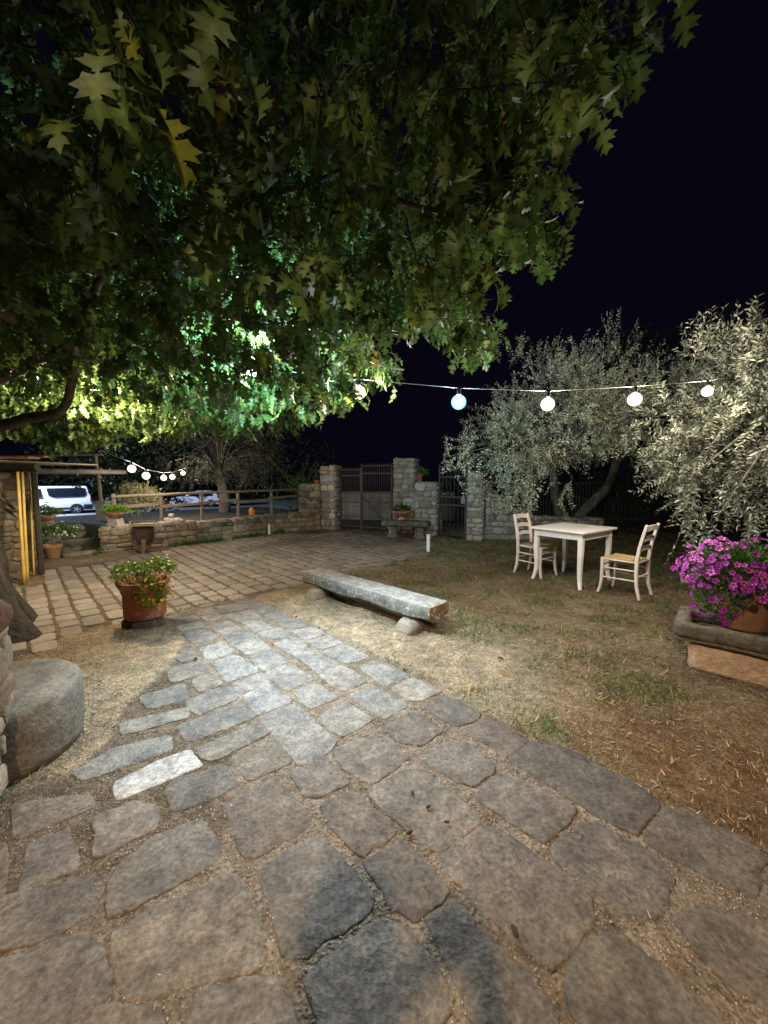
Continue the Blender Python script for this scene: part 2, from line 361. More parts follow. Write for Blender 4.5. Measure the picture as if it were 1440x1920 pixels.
# paving stones measured in the photograph, as they lie on the ground
STONES = [
 [(957,1427),(1000,1395),(1050,1398),(1200,1475),(1232,1505),(1188,1560),(1150,1545),(1060,1490)],
 [(1252,1517),(1210,1565),(1215,1580),(1260,1610),(1370,1662),(1412,1680),(1430,1605),(1415,1585),(1305,1525)],
 [(1442,1640),(1425,1690),(1440,1705),(1560,1760),(1600,1700),(1480,1640)],
 [(895,1490),(920,1460),(955,1452),(1020,1485),(1080,1517),(1045,1555),(1020,1580),(965,1545),(900,1502)],
 [(1110,1542),(1040,1590),(1040,1610),(1100,1655),(1160,1705),(1200,1727),(1240,1710),(1262,1650),(1250,1625),(1185,1580)],
 [(845,1595),(905,1555),(930,1555),(1020,1615),(1100,1680),(1102,1720),(1065,1785),(1020,1805),(950,1750),(840,1635),(832,1610)],
 [(697,1480),(780,1437),(800,1450),(840,1480),(895,1528),(885,1550),(823,1597),(790,1580),(700,1495)],
 [(625,1412),(660,1392),(700,1382),(725,1385),(768,1420),(700,1467),(677,1463),(640,1435)],
 [(790,1413),(843,1390),(877,1393),(927,1437),(920,1450),(887,1473),(853,1463),(793,1427)],
 [(720,1363),(773,1337),(790,1342),(830,1370),(790,1397),(750,1393)],
 [(798,1327),(827,1308),(857,1312),(898,1337),(893,1350),(853,1362),(813,1340)],
 [(880,1370),(897,1352),(923,1348),(990,1387),(960,1413),(943,1418),(920,1400),(887,1383)],
 [(737,1292),(773,1272),(825,1295),(793,1312),(770,1312)],
 [(660,1305),(700,1287),(763,1322),(722,1345),(690,1330)],
 [(677,1253),(700,1240),(767,1265),(720,1285)],
 [(602,1267),(640,1248),(688,1277),(640,1295)],
 [(600,1343),(647,1318),(697,1350),(643,1380),(625,1372)],
 [(553,1297),(593,1283),(633,1308),(583,1327),(565,1315)],
 [(493,1348),(553,1325),(625,1390),(610,1410),(560,1430),(530,1395)],
 [(457,1308),(500,1283),(547,1315),(483,1340)], [(498,1263),(540,1247),(588,1273),(533,1292)],
 [(468,1235),(507,1220),(540,1240),(497,1258)], [(548,1227),(580,1218),(633,1243),(600,1263)],
 [(515,1208),(550,1193),(577,1213),(543,1225)], [(440,1212),(483,1197),(507,1217),(467,1228)],
 [(375,1217),(417,1205),(437,1223),(390,1237)], [(400,1245),(443,1230),(483,1257),(427,1277)],
 [(437,1282),(490,1263),(507,1282),(450,1300)], [(420,1195),(463,1183),(480,1197),(437,1207)],
 [(397,1177),(427,1165),(453,1180),(417,1190)], [(343,1187),(387,1177),(407,1197),(363,1207)],
 [(332,1175),(373,1165),(383,1173),(340,1183)], [(317,1157),(353,1147),(373,1162),(330,1168)],
 [(378,1157),(402,1149),(417,1157),(393,1170)], [(483,1188),(523,1177),(547,1192),(503,1200)],
 [(453,1167),(488,1163),(510,1178),(477,1183)], [(517,1165),(547,1160),(580,1172),(540,1178)],
 [(550,1184),(587,1175),(608,1188),(573,1200)], [(577,1203),(617,1192),(643,1205),(603,1217)],
 [(607,1223),(647,1208),(690,1230),(650,1244)],
 [(497,1154),(523,1145),(538,1153),(509,1163)], [(427,1154),(470,1145),(489,1158),(447,1166)],
 [(407,1138),(440,1131),(460,1142),(420,1148)], [(447,1132),(477,1125),(513,1142),(489,1151)],
 [(358,1146),(393,1138),(402,1146),(377,1154)],
 [(228,1357),(347,1328),(350,1347),(233,1378)], [(353,1313),(433,1287),(447,1310),(373,1340),(355,1328)],
 [(360,1277),(400,1263),(418,1283),(373,1298)], [(315,1253),(380,1240),(388,1260),(323,1280)],
 [(263,1307),(343,1283),(350,1310),(280,1330)], [(325,1230),(352,1214),(368,1235),(340,1243)],
 [(373,1403),(483,1357),(502,1377),(400,1427),(380,1420)], [(335,1362),(455,1318),(478,1345),(358,1390)],
 [(143,1447),(213,1403),(313,1380),(318,1408),(160,1462)],
 [(222,1467),(300,1428),(350,1410),(372,1437),(330,1455),(230,1497)],
 [(310,1483),(333,1463),(415,1435),(440,1475),(333,1520)],
 [(437,1420),(517,1385),(543,1430),(470,1462),(452,1445)],
 [(547,1453),(607,1420),(652,1467),(593,1497),(573,1490)],
 [(420,1513),(513,1460),(580,1530),(577,1550),(467,1613),(450,1590)],
 [(603,1510),(663,1483),(740,1550),(740,1563),(677,1608),(617,1547)],
 [(485,1635),(600,1567),(700,1685),(685,1715),(555,1800),(530,1770)],
 [(683,1617),(760,1582),(837,1667),(833,1687),(777,1727),(733,1697)],
 [(207,1640),(290,1570),(373,1537),(410,1577),(403,1617),(213,1722)],
 [(177,1533),(253,1503),(297,1510),(295,1550),(180,1610)],
 [(50,1587),(127,1557),(147,1593),(147,1627),(38,1677)],
 [(25,1508),(167,1490),(175,1515),(27,1575)],
 [(-60,1700),(173,1640),(177,1710),(100,1755),(-60,1800)],
 [(215,1750),(435,1635),(495,1750),(480,1820),(240,1880),(215,1830)],
 [(-60,1825),(175,1745),(203,1830),(200,1870),(60,1970),(-60,1970)],
 [(330,1970),(380,1852),(515,1830),(550,1900),(560,1970)],
 [(575,1830),(712,1725),(765,1740),(845,1860),(800,1970),(620,1970)],
 [(797,1722),(855,1692),(940,1775),(1030,1880),(1060,1970),(900,1970),(860,1850)],
 [(1075,1800),(1135,1752),(1170,1762),(1270,1835),(1365,1925),(1400,1970),(1120,1970),(1065,1870)],
 [(1265,1725),(1320,1697),(1440,1735),(1560,1790),(1560,1940),(1430,1890),(1330,1810)],
 [(-60,1600),(15,1582),(10,1680),(-60,1700)],
 [(70,1965),(205,1880),(300,1890),(320,1970)],
]
U = Vector((-math.sin(R(43)), math.cos(R(43)))); Vv = Vector((math.cos(R(43)), math.sin(R(43))))
path_px = [(1500,1648),(1420,1585),(1232,1500),(1050,1394),(985,1382),(895,1333),(828,1292),(640,1200),(520,1140),(477,1121),(400,1131),(312,1155),(345,1210),(305,1258),(225,1352),(135,1448),(10,1505),(-200,1600),(-300,2100),(1500,2100)]
path_w = [g2(x, min(y, 1990)) for x, y in path_px[:-2]]
e0 = Vector(g2(828, 1292)); vedge = e0.dot(Vv)
far_r = Vector(path_w[0]); far_l = Vector(path_w[-1])
path_w += [(far_l.x-1.2, -1.6), (far_r.x+2.2, -1.6)]
patio_px = [(60,1222),(170,1180),(308,1150),(405,1128),(500,1112),(560,1092),(600,1080),(700,1064),(812,1040),(812,1012),(640,996),(500,1004),(370,1018),(240,1046),(150,1062),(90,1066),(70,1100),(-70,1112),(-70,1240)]
patio_w = [g2(x, y) for x, y in patio_px]
mb = MB(); cents = []
WHITE = 54
for i, st in enumerate(STONES):
    p = [g2(x, y) for x, y in st]; c = Vector((sum(a for a, b in p)/len(p), sum(b for a, b in p)/len(p))); cents.append(c)
    ks = 1.085 if (i < 12 or i > 57) else 1.15
    if 45 <= i <= 53: ks = 1.12
    p = [(c.x+(a-c.x)*ks, c.y+(b-c.y)*ks) for a, b in p]
    near = c.length < 2.0
    v = random.uniform(.85, 1.15); warm = random.uniform(-.04, .05)
    t = (v*(1+warm), v, v*(1-warm))
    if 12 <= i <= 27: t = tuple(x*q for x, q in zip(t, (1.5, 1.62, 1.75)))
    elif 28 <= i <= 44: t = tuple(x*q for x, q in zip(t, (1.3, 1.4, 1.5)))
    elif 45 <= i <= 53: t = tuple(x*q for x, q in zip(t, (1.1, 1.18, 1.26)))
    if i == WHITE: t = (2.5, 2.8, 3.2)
    if i == 67: t = (1.2, 1.17, 1.1)
    if i in (0, 10, 11): t = tuple(x*.78 for x in t)
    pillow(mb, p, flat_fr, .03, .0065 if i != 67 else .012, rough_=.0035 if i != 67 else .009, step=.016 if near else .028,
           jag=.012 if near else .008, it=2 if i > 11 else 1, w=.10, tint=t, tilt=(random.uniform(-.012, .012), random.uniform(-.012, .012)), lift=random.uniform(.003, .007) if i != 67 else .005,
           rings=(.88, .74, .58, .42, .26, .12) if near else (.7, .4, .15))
# the same paving carried on outside the frame
vrow = -4.5
while vrow < vedge-.05:
    wv = random.uniform(.24, .34); u = -4.2+random.uniform(0, .3)
    while u < 2.2:
        lu = random.uniform(.28, .5); c = U*(u+lu/2)+Vv*(vrow+wv/2)
        q = [U*(u+.015)+Vv*(vrow+.015), U*(u+lu-.015)+Vv*(vrow+.015), U*(u+lu-.015)+Vv*(vrow+wv-.015), U*(u+.015)+Vv*(vrow+wv-.015)]
        ok = -1.5 < c.y and (c.y < 1.9) and c.x > -3.2
        for a in q+[c]:
            px, py, d = proj((a.x, a.y, 0))
            if d > .05 and -45 < px < 1500 and py < 1965: ok = False
            if a.y > 0 and not bool(inpoly(a.x, a.y, path_w)): ok = False
        if min((c-k).length for k in cents) < .22: ok = False
        if ok:
            g = random.uniform(.8, 1.2)
            pillow(mb, [(a.x+random.uniform(-.012, .012), a.y+random.uniform(-.012, .012)) for a in q], flat_fr, .04, .01, step=.04, tint=(g, g, g), lift=.006)
        u += lu
    vrow += wv
tag(mb.build('stone_path', M['paver'], smooth=True, tint=True), kind='structure')
# patio of small pavers
mb = MB(); v0 = -9.0
while v0 < 9:
    wv = random.uniform(.185, .215); u = -3+random.uniform(0, .3)
    while u < 14:
        lu = random.uniform(.20, .36); c = U*(u+lu/2)+Vv*(v0+wv/2)
        if bool(inpoly(c.x, c.y, patio_w)) and not bool(inpoly(c.x, c.y, path_w)):
            gp = .014; j = lambda: random.uniform(-.008, .008)
            q = [U*(u+gp+j())+Vv*(v0+gp+j()), U*(u+lu-gp+j())+Vv*(v0+gp+j()), U*(u+lu-gp+j())+Vv*(v0+wv-gp+j()), U*(u+gp+j())+Vv*(v0+wv-gp+j())]
            g = random.uniform(.78, 1.2); w = random.uniform(-.05, .05)
            near = c.length < 5.5
            pillow(mb, [(a.x, a.y) for a in q], flat_fr, .03, .008, rough_=.004, step=.05 if near else .12, jag=.005, it=1, w=.12,
                   tint=(g*(1+w), g, g*(1-w)), tilt=(random.uniform(-.015, .015), random.uniform(-.015, .015)), lift=random.uniform(.001, .005), rings=(.5,))
        u += lu
    v0 += wv
tag(mb.build('patio', M['patio'], smooth=True, tint=True), kind='structure')

# ------------------------------------------------------------------ ground sheet of the courtyard
xs = np.concatenate([np.arange(-9, -3, .10), np.arange(-3, 3.2, .028), np.arange(3.2, 9.01, .09)])
ys = np.concatenate([np.arange(-3.2, .6, .12), np.arange(.6, 3.6, .028), np.arange(3.6, 7, .05), np.arange(7, 12.6, .1)])
XX, YY = np.meshgrid(xs, ys); nx, ny = len(xs), len(ys)
wx = XX+vnoise(XX, YY, 9, 1)*.03; wy = YY+vnoise(XX, YY, 9, 2)*.03
inpath = inpoly(wx, wy, path_w); inpat = inpoly(wx, wy, patio_w) & ~inpath
fine = vnoise(XX, YY, 60, 3); mid = vnoise(XX, YY, 14, 4); low = vnoise(XX, YY, 3.2, 5)
Z = .006*mid+.010*low
Z = np.where(inpath | inpat, np.where(inpat, -.005, -.0015)+.0025*fine, Z)
# bare sandy trodden strips: between millstone, tree and pot, and between path and bench
sand_w = [[g2(x, y) for x, y in [(30,1215),(170,1178),(315,1158),(345,1210),(290,1262),(215,1352),(140,1440),(80,1440),(-40,1300)]],
          [g2(x, y) for x, y in [(470,1120),(560,1085),(600,1100),(700,1160),(860,1200),(1000,1240),(960,1290),(840,1290),(640,1200)]]]
sx = XX+vnoise(XX, YY, 5, 8)*.10; sy = YY+vnoise(XX, YY, 5, 9)*.10
sand = inpoly(sx, sy, sand_w[0]) | inpoly(sx, sy, sand_w[1])
col = np.empty(XX.shape+(3,))
dirt = np.array([.205, .145, .092]); drystraw = np.array([.24, .205, .14]); sandc = np.array([.36, .27, .175]); mort = np.array([.26, .205, .15]); joint = np.array([.155, .12, .08])
k = np.clip(.5+.5*low+.35*mid, 0, 1)[..., None]
col[:] = dirt*(1-k)+drystraw*k
k2 = np.clip(.6+.5*mid, 0, 1)[..., None]
col[sand] = (sandc*k2+np.array([.24, .19, .13])*(1-k2))[sand]
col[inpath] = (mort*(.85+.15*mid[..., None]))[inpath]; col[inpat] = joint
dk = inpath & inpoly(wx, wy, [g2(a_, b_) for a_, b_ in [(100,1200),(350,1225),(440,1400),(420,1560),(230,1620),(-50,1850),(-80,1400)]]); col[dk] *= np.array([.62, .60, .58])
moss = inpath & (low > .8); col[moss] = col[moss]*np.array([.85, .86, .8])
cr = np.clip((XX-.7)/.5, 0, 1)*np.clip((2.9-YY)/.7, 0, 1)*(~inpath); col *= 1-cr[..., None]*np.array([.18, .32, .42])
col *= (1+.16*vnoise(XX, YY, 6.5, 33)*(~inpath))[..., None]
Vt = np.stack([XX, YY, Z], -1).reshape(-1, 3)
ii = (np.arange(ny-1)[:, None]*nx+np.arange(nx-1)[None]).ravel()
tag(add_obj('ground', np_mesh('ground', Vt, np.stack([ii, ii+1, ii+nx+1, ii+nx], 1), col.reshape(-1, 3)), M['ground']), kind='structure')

# ------------------------------------------------------------------ terrain beyond
W_pts = [G(190,1036), G(262,1030), G(370,1019), G(500,1001), G(590,994)]
W_l = [Vector((p.x, p.y)) for p in W_pts]
def behind(x, y):
    """distance behind the low terrace wall line, negative on the courtyard side"""
    a, b = W_l[0], W_l[-1]; d = (b-a).normalized(); nrm = Vector((-d.y, d.x)); return (Vector((x, y))-a).dot(nrm), (Vector((x, y))-a).dot(d)
tx = np.concatenate([np.arange(-90, -12, 4.0), np.arange(-12, 3, .35), np.arange(3, 90, 4.0)]); ty = np.concatenate([np.arange(-30, 5, 4.0), np.arange(5, 24, .35), np.arange(24, 160, 6.0)])
TX, TY = np.meshgrid(tx, ty); a, b = W_l[0], W_l[-1]; d = (b-a).normalized()
S1 = (TX-a.x)*(-d.y)+(TY-a.y)*d.x; S2 = (TX-a.x)*d.x+(TY-a.y)*d.y
TZ = np.full(TX.shape, -.06)
ter = np.clip((S1-.22)/.3, 0, 1)*np.clip((3.2+ -(S2-(b-a).length+3.2))/.8+.2, 0, 1)
drop = np.clip((S1-3.6)/10.0, 0, 1); drop = drop*drop*(3-2*drop)
inter = (S1 > .2) & (S2 < (b-a).length+.4)
hl = .44+(-1.25-.44)*drop
TZ = np.where(inter, np.clip((S1-.2)/.15, 0, 1)*(hl+.06)-.06, TZ)
stepzone = (S1 > .2) & (S1 < 1.3) & (S2 < -.02) & (S2 > -1.4)
TZ = np.where(stepzone, -.06, TZ)
dr2 = np.clip((TY-14)/12, 0, 1)
TZ = np.where(~inter, -.06-1.2*dr2*(TY > 13), TZ)
TZ = TZ+.05*vnoise(TX, TY, .8, 11)*np.clip((TY-13)/3, 0, 1)
ntx = len(tx); jj = (np.arange(len(ty)-1)[:, None]*ntx+np.arange(ntx-1)[None]).ravel()
tag(add_obj('terrain', np_mesh('terrain', np.stack([TX, TY, TZ], -1).reshape(-1, 3), np.stack([jj, jj+1, jj+ntx+1, jj+ntx], 1)), M['terrain']), kind='structure')
mb = MB(); mb.prism([(-60, 25.5), (-8, 25.5), (-6, 46), (-60, 46)], -1.30, -1.16)
tag(mb.build('parking_lot', M['lot']), kind='structure')
mb = MB(); mb.prism([(-40, 75), (60, 75), (60, 77), (-40, 77)], -2, -1.2)

# ------------------------------------------------------------------ stone walls
def face(mb, o, a, n, length, h0, htop, hs=(.09, .2), ws=(.12, .34), proud=.02, tintf=None, seed=1):
    """rubble facing on a vertical face: origin o, along a, outward n; htop(s) gives the top height"""
    rr = random.Random(seed); z = h0; up = Vector((0, 0, 1))
    def fr(s, z_, h): return tuple(o+a*s+up*z_+n*(h+proud))
    hm = max(htop(s*length/20) for s in range(21))
    while z < hm-.03:
        hh = min(rr.uniform(*hs), hm-z); 
        if hm-z-hh < .05: hh = hm-z
        s = -rr.uniform(0, .05)
        while s < length:
            w = rr.uniform(*ws)
            if length-s-w < .08: w = length-s
            s0 = max(s, 0); s1 = min(s+w, length); mid = (s0+s1)/2; tp = htop(mid)
            if z < tp-.02 and s1-s0 > .03:
                zz = min(z+hh, tp); sub = [(z, zz)]
                if hh > .15 and rr.random() < .35: zm = z+hh*rr.uniform(.4, .6); sub = [(z, min(zm, zz)), (min(zm, zz), zz)]
                for za, zb in sub:
                    if zb-za < .03: continue
                    g = .007; j = lambda: rr.uniform(-.014, .014)
                    q = [(s0+g+j(), za+g+j()), (s1-g+j(), za+g+j()), (s1-g+j(), zb-g+j()), (s0+g+j(), zb-g+j())]
                    v = rr.uniform(.6, 1.35); w_ = rr.uniform(-.1, .12)
                    pillow(mb, q, fr, proud+.015, .012, rough_=.010, step=.07, jag=.012, it=1, w=.22, tint=(v*(1+w_), v, v*(1-w_)), lift=rr.uniform(-.008, .012), rings=(.5,))
            s += w
        z += hh
def wall(name, label, pts, htop, thick, m, cat='stone wall', seed=3, ends=True, **kw):
    """pts: ground polyline of the courtyard side; the facing looks towards its right-hand side"""
    base = pts[0]; t = thing(name, label, cat, (base.x, base.y, 0))
    st = MB(); co = MB(); run = 0.0; up = Vector((0, 0, 1))
    for i in range(len(pts)-1):
        p, q = pts[i], pts[i+1]; d = (q-p); L_ = d.length; d = d/L_; n = Vector((d.y, -d.x, 0))
        r0 = run; f = lambda s, r0=r0: htop(r0+s)
        face(st, p.copy(), d, n, L_, 0, f, seed=seed+i, **kw)
        k = max(2, int(L_/.35)); 
        for j in range(k):
            s0, s1 = L_*j/k, L_*(j+1)/k; h0_, h1_ = f(s0)-.01, f(s1)-.01; a_, b_ = p+d*s0, p+d*s1
            ba, bb = a_-n*thick, b_-n*thick; zz = lambda v, z: (v.x, v.y, z)
            co.add([zz(a_, -.1), zz(b_, -.1), zz(bb, -.1), zz(ba, -.1), zz(a_, h0_), zz(b_, h1_), zz(bb, h1_), zz(ba, h0_)],
                   [(3, 2, 1, 0), (4, 5, 6, 7), (0, 1, 5, 4), (2, 3, 7, 6), (1, 2, 6, 5), (3, 0, 4, 7)])
        # coping stones
        s = 0; rr = random.Random(seed+50+i)
        while s < L_-.02:
            w = min(rr.uniform(.18, .38), L_-s); 
            if L_-s-w < .1: w = L_-s
            z0 = f(s+w/2); sl = (f(min(s+w, L_))-f(s))/max(w, .01)
            def fr(a_, b_, h, p=p, d=d, n=n, z0=z0, s=s, w=w, sl=sl): v = p+d*a_-n*b_; return (v.x, v.y, z0+h+(a_-s-w/2)*sl)
            v = rr.uniform(.65, 1.2)
            pillow(st, [(s+.006, -.025), (s+w-.006, -.02), (s+w-.006, thick+.02), (s+.006, thick+.02)], fr, .06, .014, rough_=.012, step=.08, jag=.014, it=1, w=.2, tint=(v, v, v*.95), lift=rr.uniform(.005, .03), rings=(.5,))
            s += w
        if ends:
            if i == 0: face(st, p-n*thick, n, -d, thick, 0, lambda s, f=f: f(0), seed=seed+80, **kw)
            if i == len(pts)-2: face(st, q.copy(), -n, d, thick, 0, lambda s, f=f, L_=L_: f(L_), seed=seed+81, **kw)
        run += L_
    st.build('stonework', m, t, smooth=True, world=True, tint=True); co.build('mortar', M['mortar'], t, world=True)
    return t
low_wall = wall('terrace_wall', 'low rubble stone retaining wall under the wooden rail fence behind the patio', W_pts, lambda s: .47+.02*math.sin(s*1.7), .28, M['wallstone'], seed=5)
# gate walls and pillars
gate_dir = (G(898,1014.5)-G(602,994)).normalized(); gn = Vector((gate_dir.y, -gate_dir.x, 0))
def seg(px0, py0, px1, py1): return [G(px0, py0), G(px1, py1)]
def pillar(label, px0, px1, ybase, ztop, thick=.38, m='greystone', seed=1):
    """square rubble pillar; px0..px1 is its front face"""
    p = G(px0, ybase); q = G(px1, ybase+ (px1-px0)*.055)
    return wall('stone_pillar', label, [p, q], lambda s: ztop, thick, M[m], cat='pillar', seed=seed)
P1 = pillar('stone pillar left of the double iron gate, a small grey box low on its side', 602, 629, 993, 1.76, seed=21)
P2 = pillar('tallest stone pillar, right of the double iron gate', 738, 776, 1000, 1.93, seed=31)
P3 = pillar('stone pillar between the narrow iron gate and the low curved wall', 874, 904, 1013, 1.56, seed=41)
wl = wall('gate_wall', 'short stone wall with a terracotta pot on top, left of the double gate', [G(563,994), G(601,993.5)], lambda s: 1.25+.05*s, .3, M['wallstone'], seed=51)
wm = wall('gate_wall', 'stone wall with a grey letter box, between the tall pillar and the narrow gate', [G(777,1003), G(818,1006)], lambda s: 1.32, .36, M['greystone'], seed=61)
def curve_top(s): return .50+.95*math.exp(-(s/.55)**1.3)
wr = wall('curved_wall', 'stone wall sweeping down low to the right of the narrow gate, iron railings above it', [G(905,1012), G(1000,1012), G(1130,1012)], curve_top, .3, M['greystone'], seed=71)
# pale wall seen through the gate
t = thing('road_wall', 'pale plastered wall across the lane, seen through the double gate', 'wall', (-2.2, 14.6, -.3))
mb = MB(); mb.box((2.0, 0, .55), (5.5, .25, 1.25), rz=-.1); mb.build('wall_face', M['lit_plaster'], t, bevel=.01)
mb = MB(); mb.box((2.0, 0, 1.2), (5.5, .32, .05), rz=-.1); mb.build('coping', M['white'], t, bevel=.01)
# near left wall with rounded cap
wn = wall('stone_wall', 'broken end of a stone wall with a rounded brown cap, at the left edge beside the round stone block', [Vector((-2.19, 1.28, 0)), Vector((-1.685, 1.56, 0))], lambda s: .74, .40, M['wallstone'], seed=91, hs=(.1, .2), ws=(.14, .3))
mb = MB(); mb.blob((-2.0, 1.66, .79), (.25, .28, .12), n=24, jit=.06, seed=4)
mb.build('cap_stone', M['rust'], wn, smooth=True, world=True)

# ------------------------------------------------------------------ iron gates
def gate(label, p, q, top, bars, rails, group, brace=None, lockbox=False, spear=.07, name='iron_gate', cat='gate', bot=.05, rb=.0085):
    d = q-p; L_ = d.length; d = d/L_; rz = math.atan2(d.y, d.x)
    t = thing(name, label, cat, p, rz, group)
    mb = MB(); zt = top[0]
    for z in rails:
        mb.box((L_/2, 0, z*.5*(top[0]+top[1])/1.0 if False else z), (L_, .022, .035))
    if name == 'iron_gate':
        for s in (.018, L_-.018): mb.box((s, 0, (bot+max(rails))/2+.02), (.036, .03, max(rails)-bot+.06))
    if brace: mb.tube([(brace[0]*L_, -.02, brace[1]), (brace[2]*L_, -.02, brace[3])], .014, 6)
    mb.build('frame', M['iron'], t)
    bm_ = MB(); hb = max(rails)+spear
    bm_.tube([(0, 0, bot), (0, 0, hb-.05), (0, 0, hb)], [rb, rb, .002], 6)
    me = None
    for i in range(bars):
        s = L_*(i+1)/(bars+1)
        if me is None: o = bm_.build('bar', M['iron'], t); me = o.data
        else: o = add_obj('bar', me, None, t)
        o.location = (s, 0, 0)
    if lockbox:
        mb = MB(); mb.box((L_-.06, -.035, .93), (.10, .05, .16)); mb.build('lock_box', M['grey'], t, bevel=.004)
    return t
g0, g1 = G(632,992.5), G(736,999.5); gm = g0.lerp(g1, .46)
gate('left leaf of the tall double iron gate beside the stone pillar', g0, gm, (1.7, 1.7), 15, [.12, .78, 1.02, 1.50, 1.66], 'leaves of the double iron gate')
gate('right leaf of the tall double iron gate, with a diagonal brace, behind the stone bench', gm, g1, (1.8, 1.8), 16, [.12, .80, 1.04, 1.56, 1.76], 'leaves of the double iron gate', brace=(.05, .95, .95, .15))
gate('narrow single iron gate with a lock box between two stone walls', G(822,1007.5), G(873,1013), (1.7, 1.7), 6, [.10, .80, .99, 1.46, 1.70], None, lockbox=True, spear=.09)
t = gate('iron railings running behind the low curved wall and the olive trunk', G(908,1003), G(1290,1003), (1.4, 1.4), 62, [.40, 1.30], None, name='iron_railing', cat='railing', bot=.1, rb=.009)
# meter box, letter box, notice
def simple(name, label, cat, mbx, m, bevel=.004, smooth=False, group=None):
    o = mbx.build(name, M[m], smooth=smooth, bevel=bevel); centre_origin(o); return tag(o, label, cat, group)
pp = A(609, 980, 11.02)
mb = MB(); mb.box(pp, (.12, .06, .36), rz=-.3); mb.box((pp.x, pp.y-.035, pp.z+.05), (.085, .015, .16), rz=-.3)
simple('meter_box', 'small grey utility box on the pillar left of the double gate', 'box', mb, 'grey')
pp = A(781, 938, 9.92)
mb = MB(); mb.box(pp, (.17, .07, .42), rz=-.3); mb.box((pp.x, pp.y-.04, pp.z+.17), (.19, .03, .05), rz=-.3)
simple('letter_box', 'grey letter box set in the wall between the two gates', 'letter box', mb, 'grey')

# ------------------------------------------------------------------ pots and plants
def frames(d, n):
    d = d/np.linalg.norm(d, axis=1, keepdims=True); x = np.cross(d, n); l = np.linalg.norm(x, axis=1, keepdims=True); x = x/np.where(l < 1e-6, 1, l); z = np.cross(x, d)
    return np.stack([x, d, z], 2)
def scatter(name, m, parent, tpl, tf, pos, Rm, sc, tint, loc=None):
    """copies of a small template merged into one mesh (leaves of one crown)"""
    n = len(pos); k = len(tpl); off = np.array(parent.location if parent is not None else (0, 0, 0))
    V = np.einsum('nij,kj->nki', Rm, tpl)*sc[:, None, None]+(pos-off)[:, None, :]
    Fc = (np.arange(n)[:, None, None]*k+tf[None]).reshape(-1, tf.shape[1])
    T = np.repeat(tint, k, axis=0) if tint.ndim == 2 and len(tint) == n else tint
    return add_obj(name, np_mesh(name, V.reshape(-1, 3), Fc, T, smooth=False), M[m], parent)
LEAF = np.array([(0, 0, 0), (.18, .35, .03), (0, .4, -.0), (-.18, .35, .03), (.13, .72, .02), (0, .75, -.02), (-.13, .72, .02), (0, 1, -.06)], float)
LF = np.array([(0, 1, 2, 2), (0, 2, 3, 3), (1, 4, 5, 2), (2, 5, 6, 3), (4, 7, 5, 5), (5, 7, 6, 6)])
LF3 = np.array([(0, 1, 2), (0, 2, 3), (1, 4, 2), (4, 5, 2), (2, 5, 3), (5, 6, 3), (4, 7, 5), (5, 7, 6)])
OLV = np.array([(0, 0, 0), (.155, .5, .04), (-.155, .5, .04), (0, 1, -.03)], float); OLF = np.array([(0, 1, 3), (0, 3, 2)])
def rdir(n, up=0.0, r=rng):
    v = r.normal(size=(n, 3)); v[:, 2] += up; return v/np.linalg.norm(v, axis=1, keepdims=True)
def mound(parent, c, rad, n, size, tint=((.7, .8, .6), (1.3, 1.3, 1.2)), name='leaves', up=.6, m='leaf', tpl=LEAF, tf=LF3, shell=.45, low=-.3):
    """leafy mound: leaves pointing outwards in an ellipsoid"""
    v = rdir(n*2); v = v[v[:, 2] > low][:n]; r = shell+(1-shell)*rng.random(len(v))**.6
    lump = 1+.22*vnoise(v[:, 0]*3, v[:, 1]*3+v[:, 2]*3, 2.0, int(n) % 97)
    pos = np.array(c)+v*np.array(rad)*(r*lump)[:, None]
    d = v+rdir(len(v))*.9+np.array([0, 0, up]); Rm = frames(d, rdir(len(v), .8))
    t = rng.uniform(0, 1, (len(v), 1)); T = np.array(tint[0])*(1-t)+np.array(tint[1])*t
    return scatter(name, m, parent, tpl, tf, pos, Rm, size*rng.uniform(.6, 1.2, len(v)), T), pos, v
def pot_shape(kind):
    if kind == 'tall': return [(.165, 0), (.185, .02), (.188, .20), (.185, .235), (.192, .25), (.205, .29), (.232, .345), (.238, .375), (.222, .375), (.20, .34), (.19, .32), (0.001, .32)]
    if kind == 'bowl': return [(.10, 0), (.15, .02), (.24, .10), (.27, .14), (.28, .17), (.25, .17), (.23, .13), (.001, .12)]
    if kind == 'big': return [(.15, 0), (.165, .02), (.185, .22), (.19, .25), (.215, .27), (.22, .33), (.195, .33), (.18, .28), (.001, .28)]
    return [(.085, 0), (.09, .01), (.12, .17), (.14, .19), (.14, .235), (.125, .235), (.115, .19), (.001, .19)]
def pot(t, kind, z0=0.0, s=1.0, m='terra'):
    pr = [(r*s, z*s) for r, z in pot_shape(kind)]
    mb = MB(); mb.lathe(pr[:-1]+[(.001, pr[-1][1]-.03*s)], 40, c=(0, 0, z0), wob=.01); mb.build('pot', M[m], t, smooth=True)
    mb = MB(); mb.lathe([(.001, pr[-1][1]), (pr[-2][0]*.97, pr[-1][1]), (pr[-2][0]*.97, pr[-1][1]+.005), (.001, pr[-1][1]+.012)], 24, c=(0, 0, z0)); mb.build('soil', M['soil'], t)
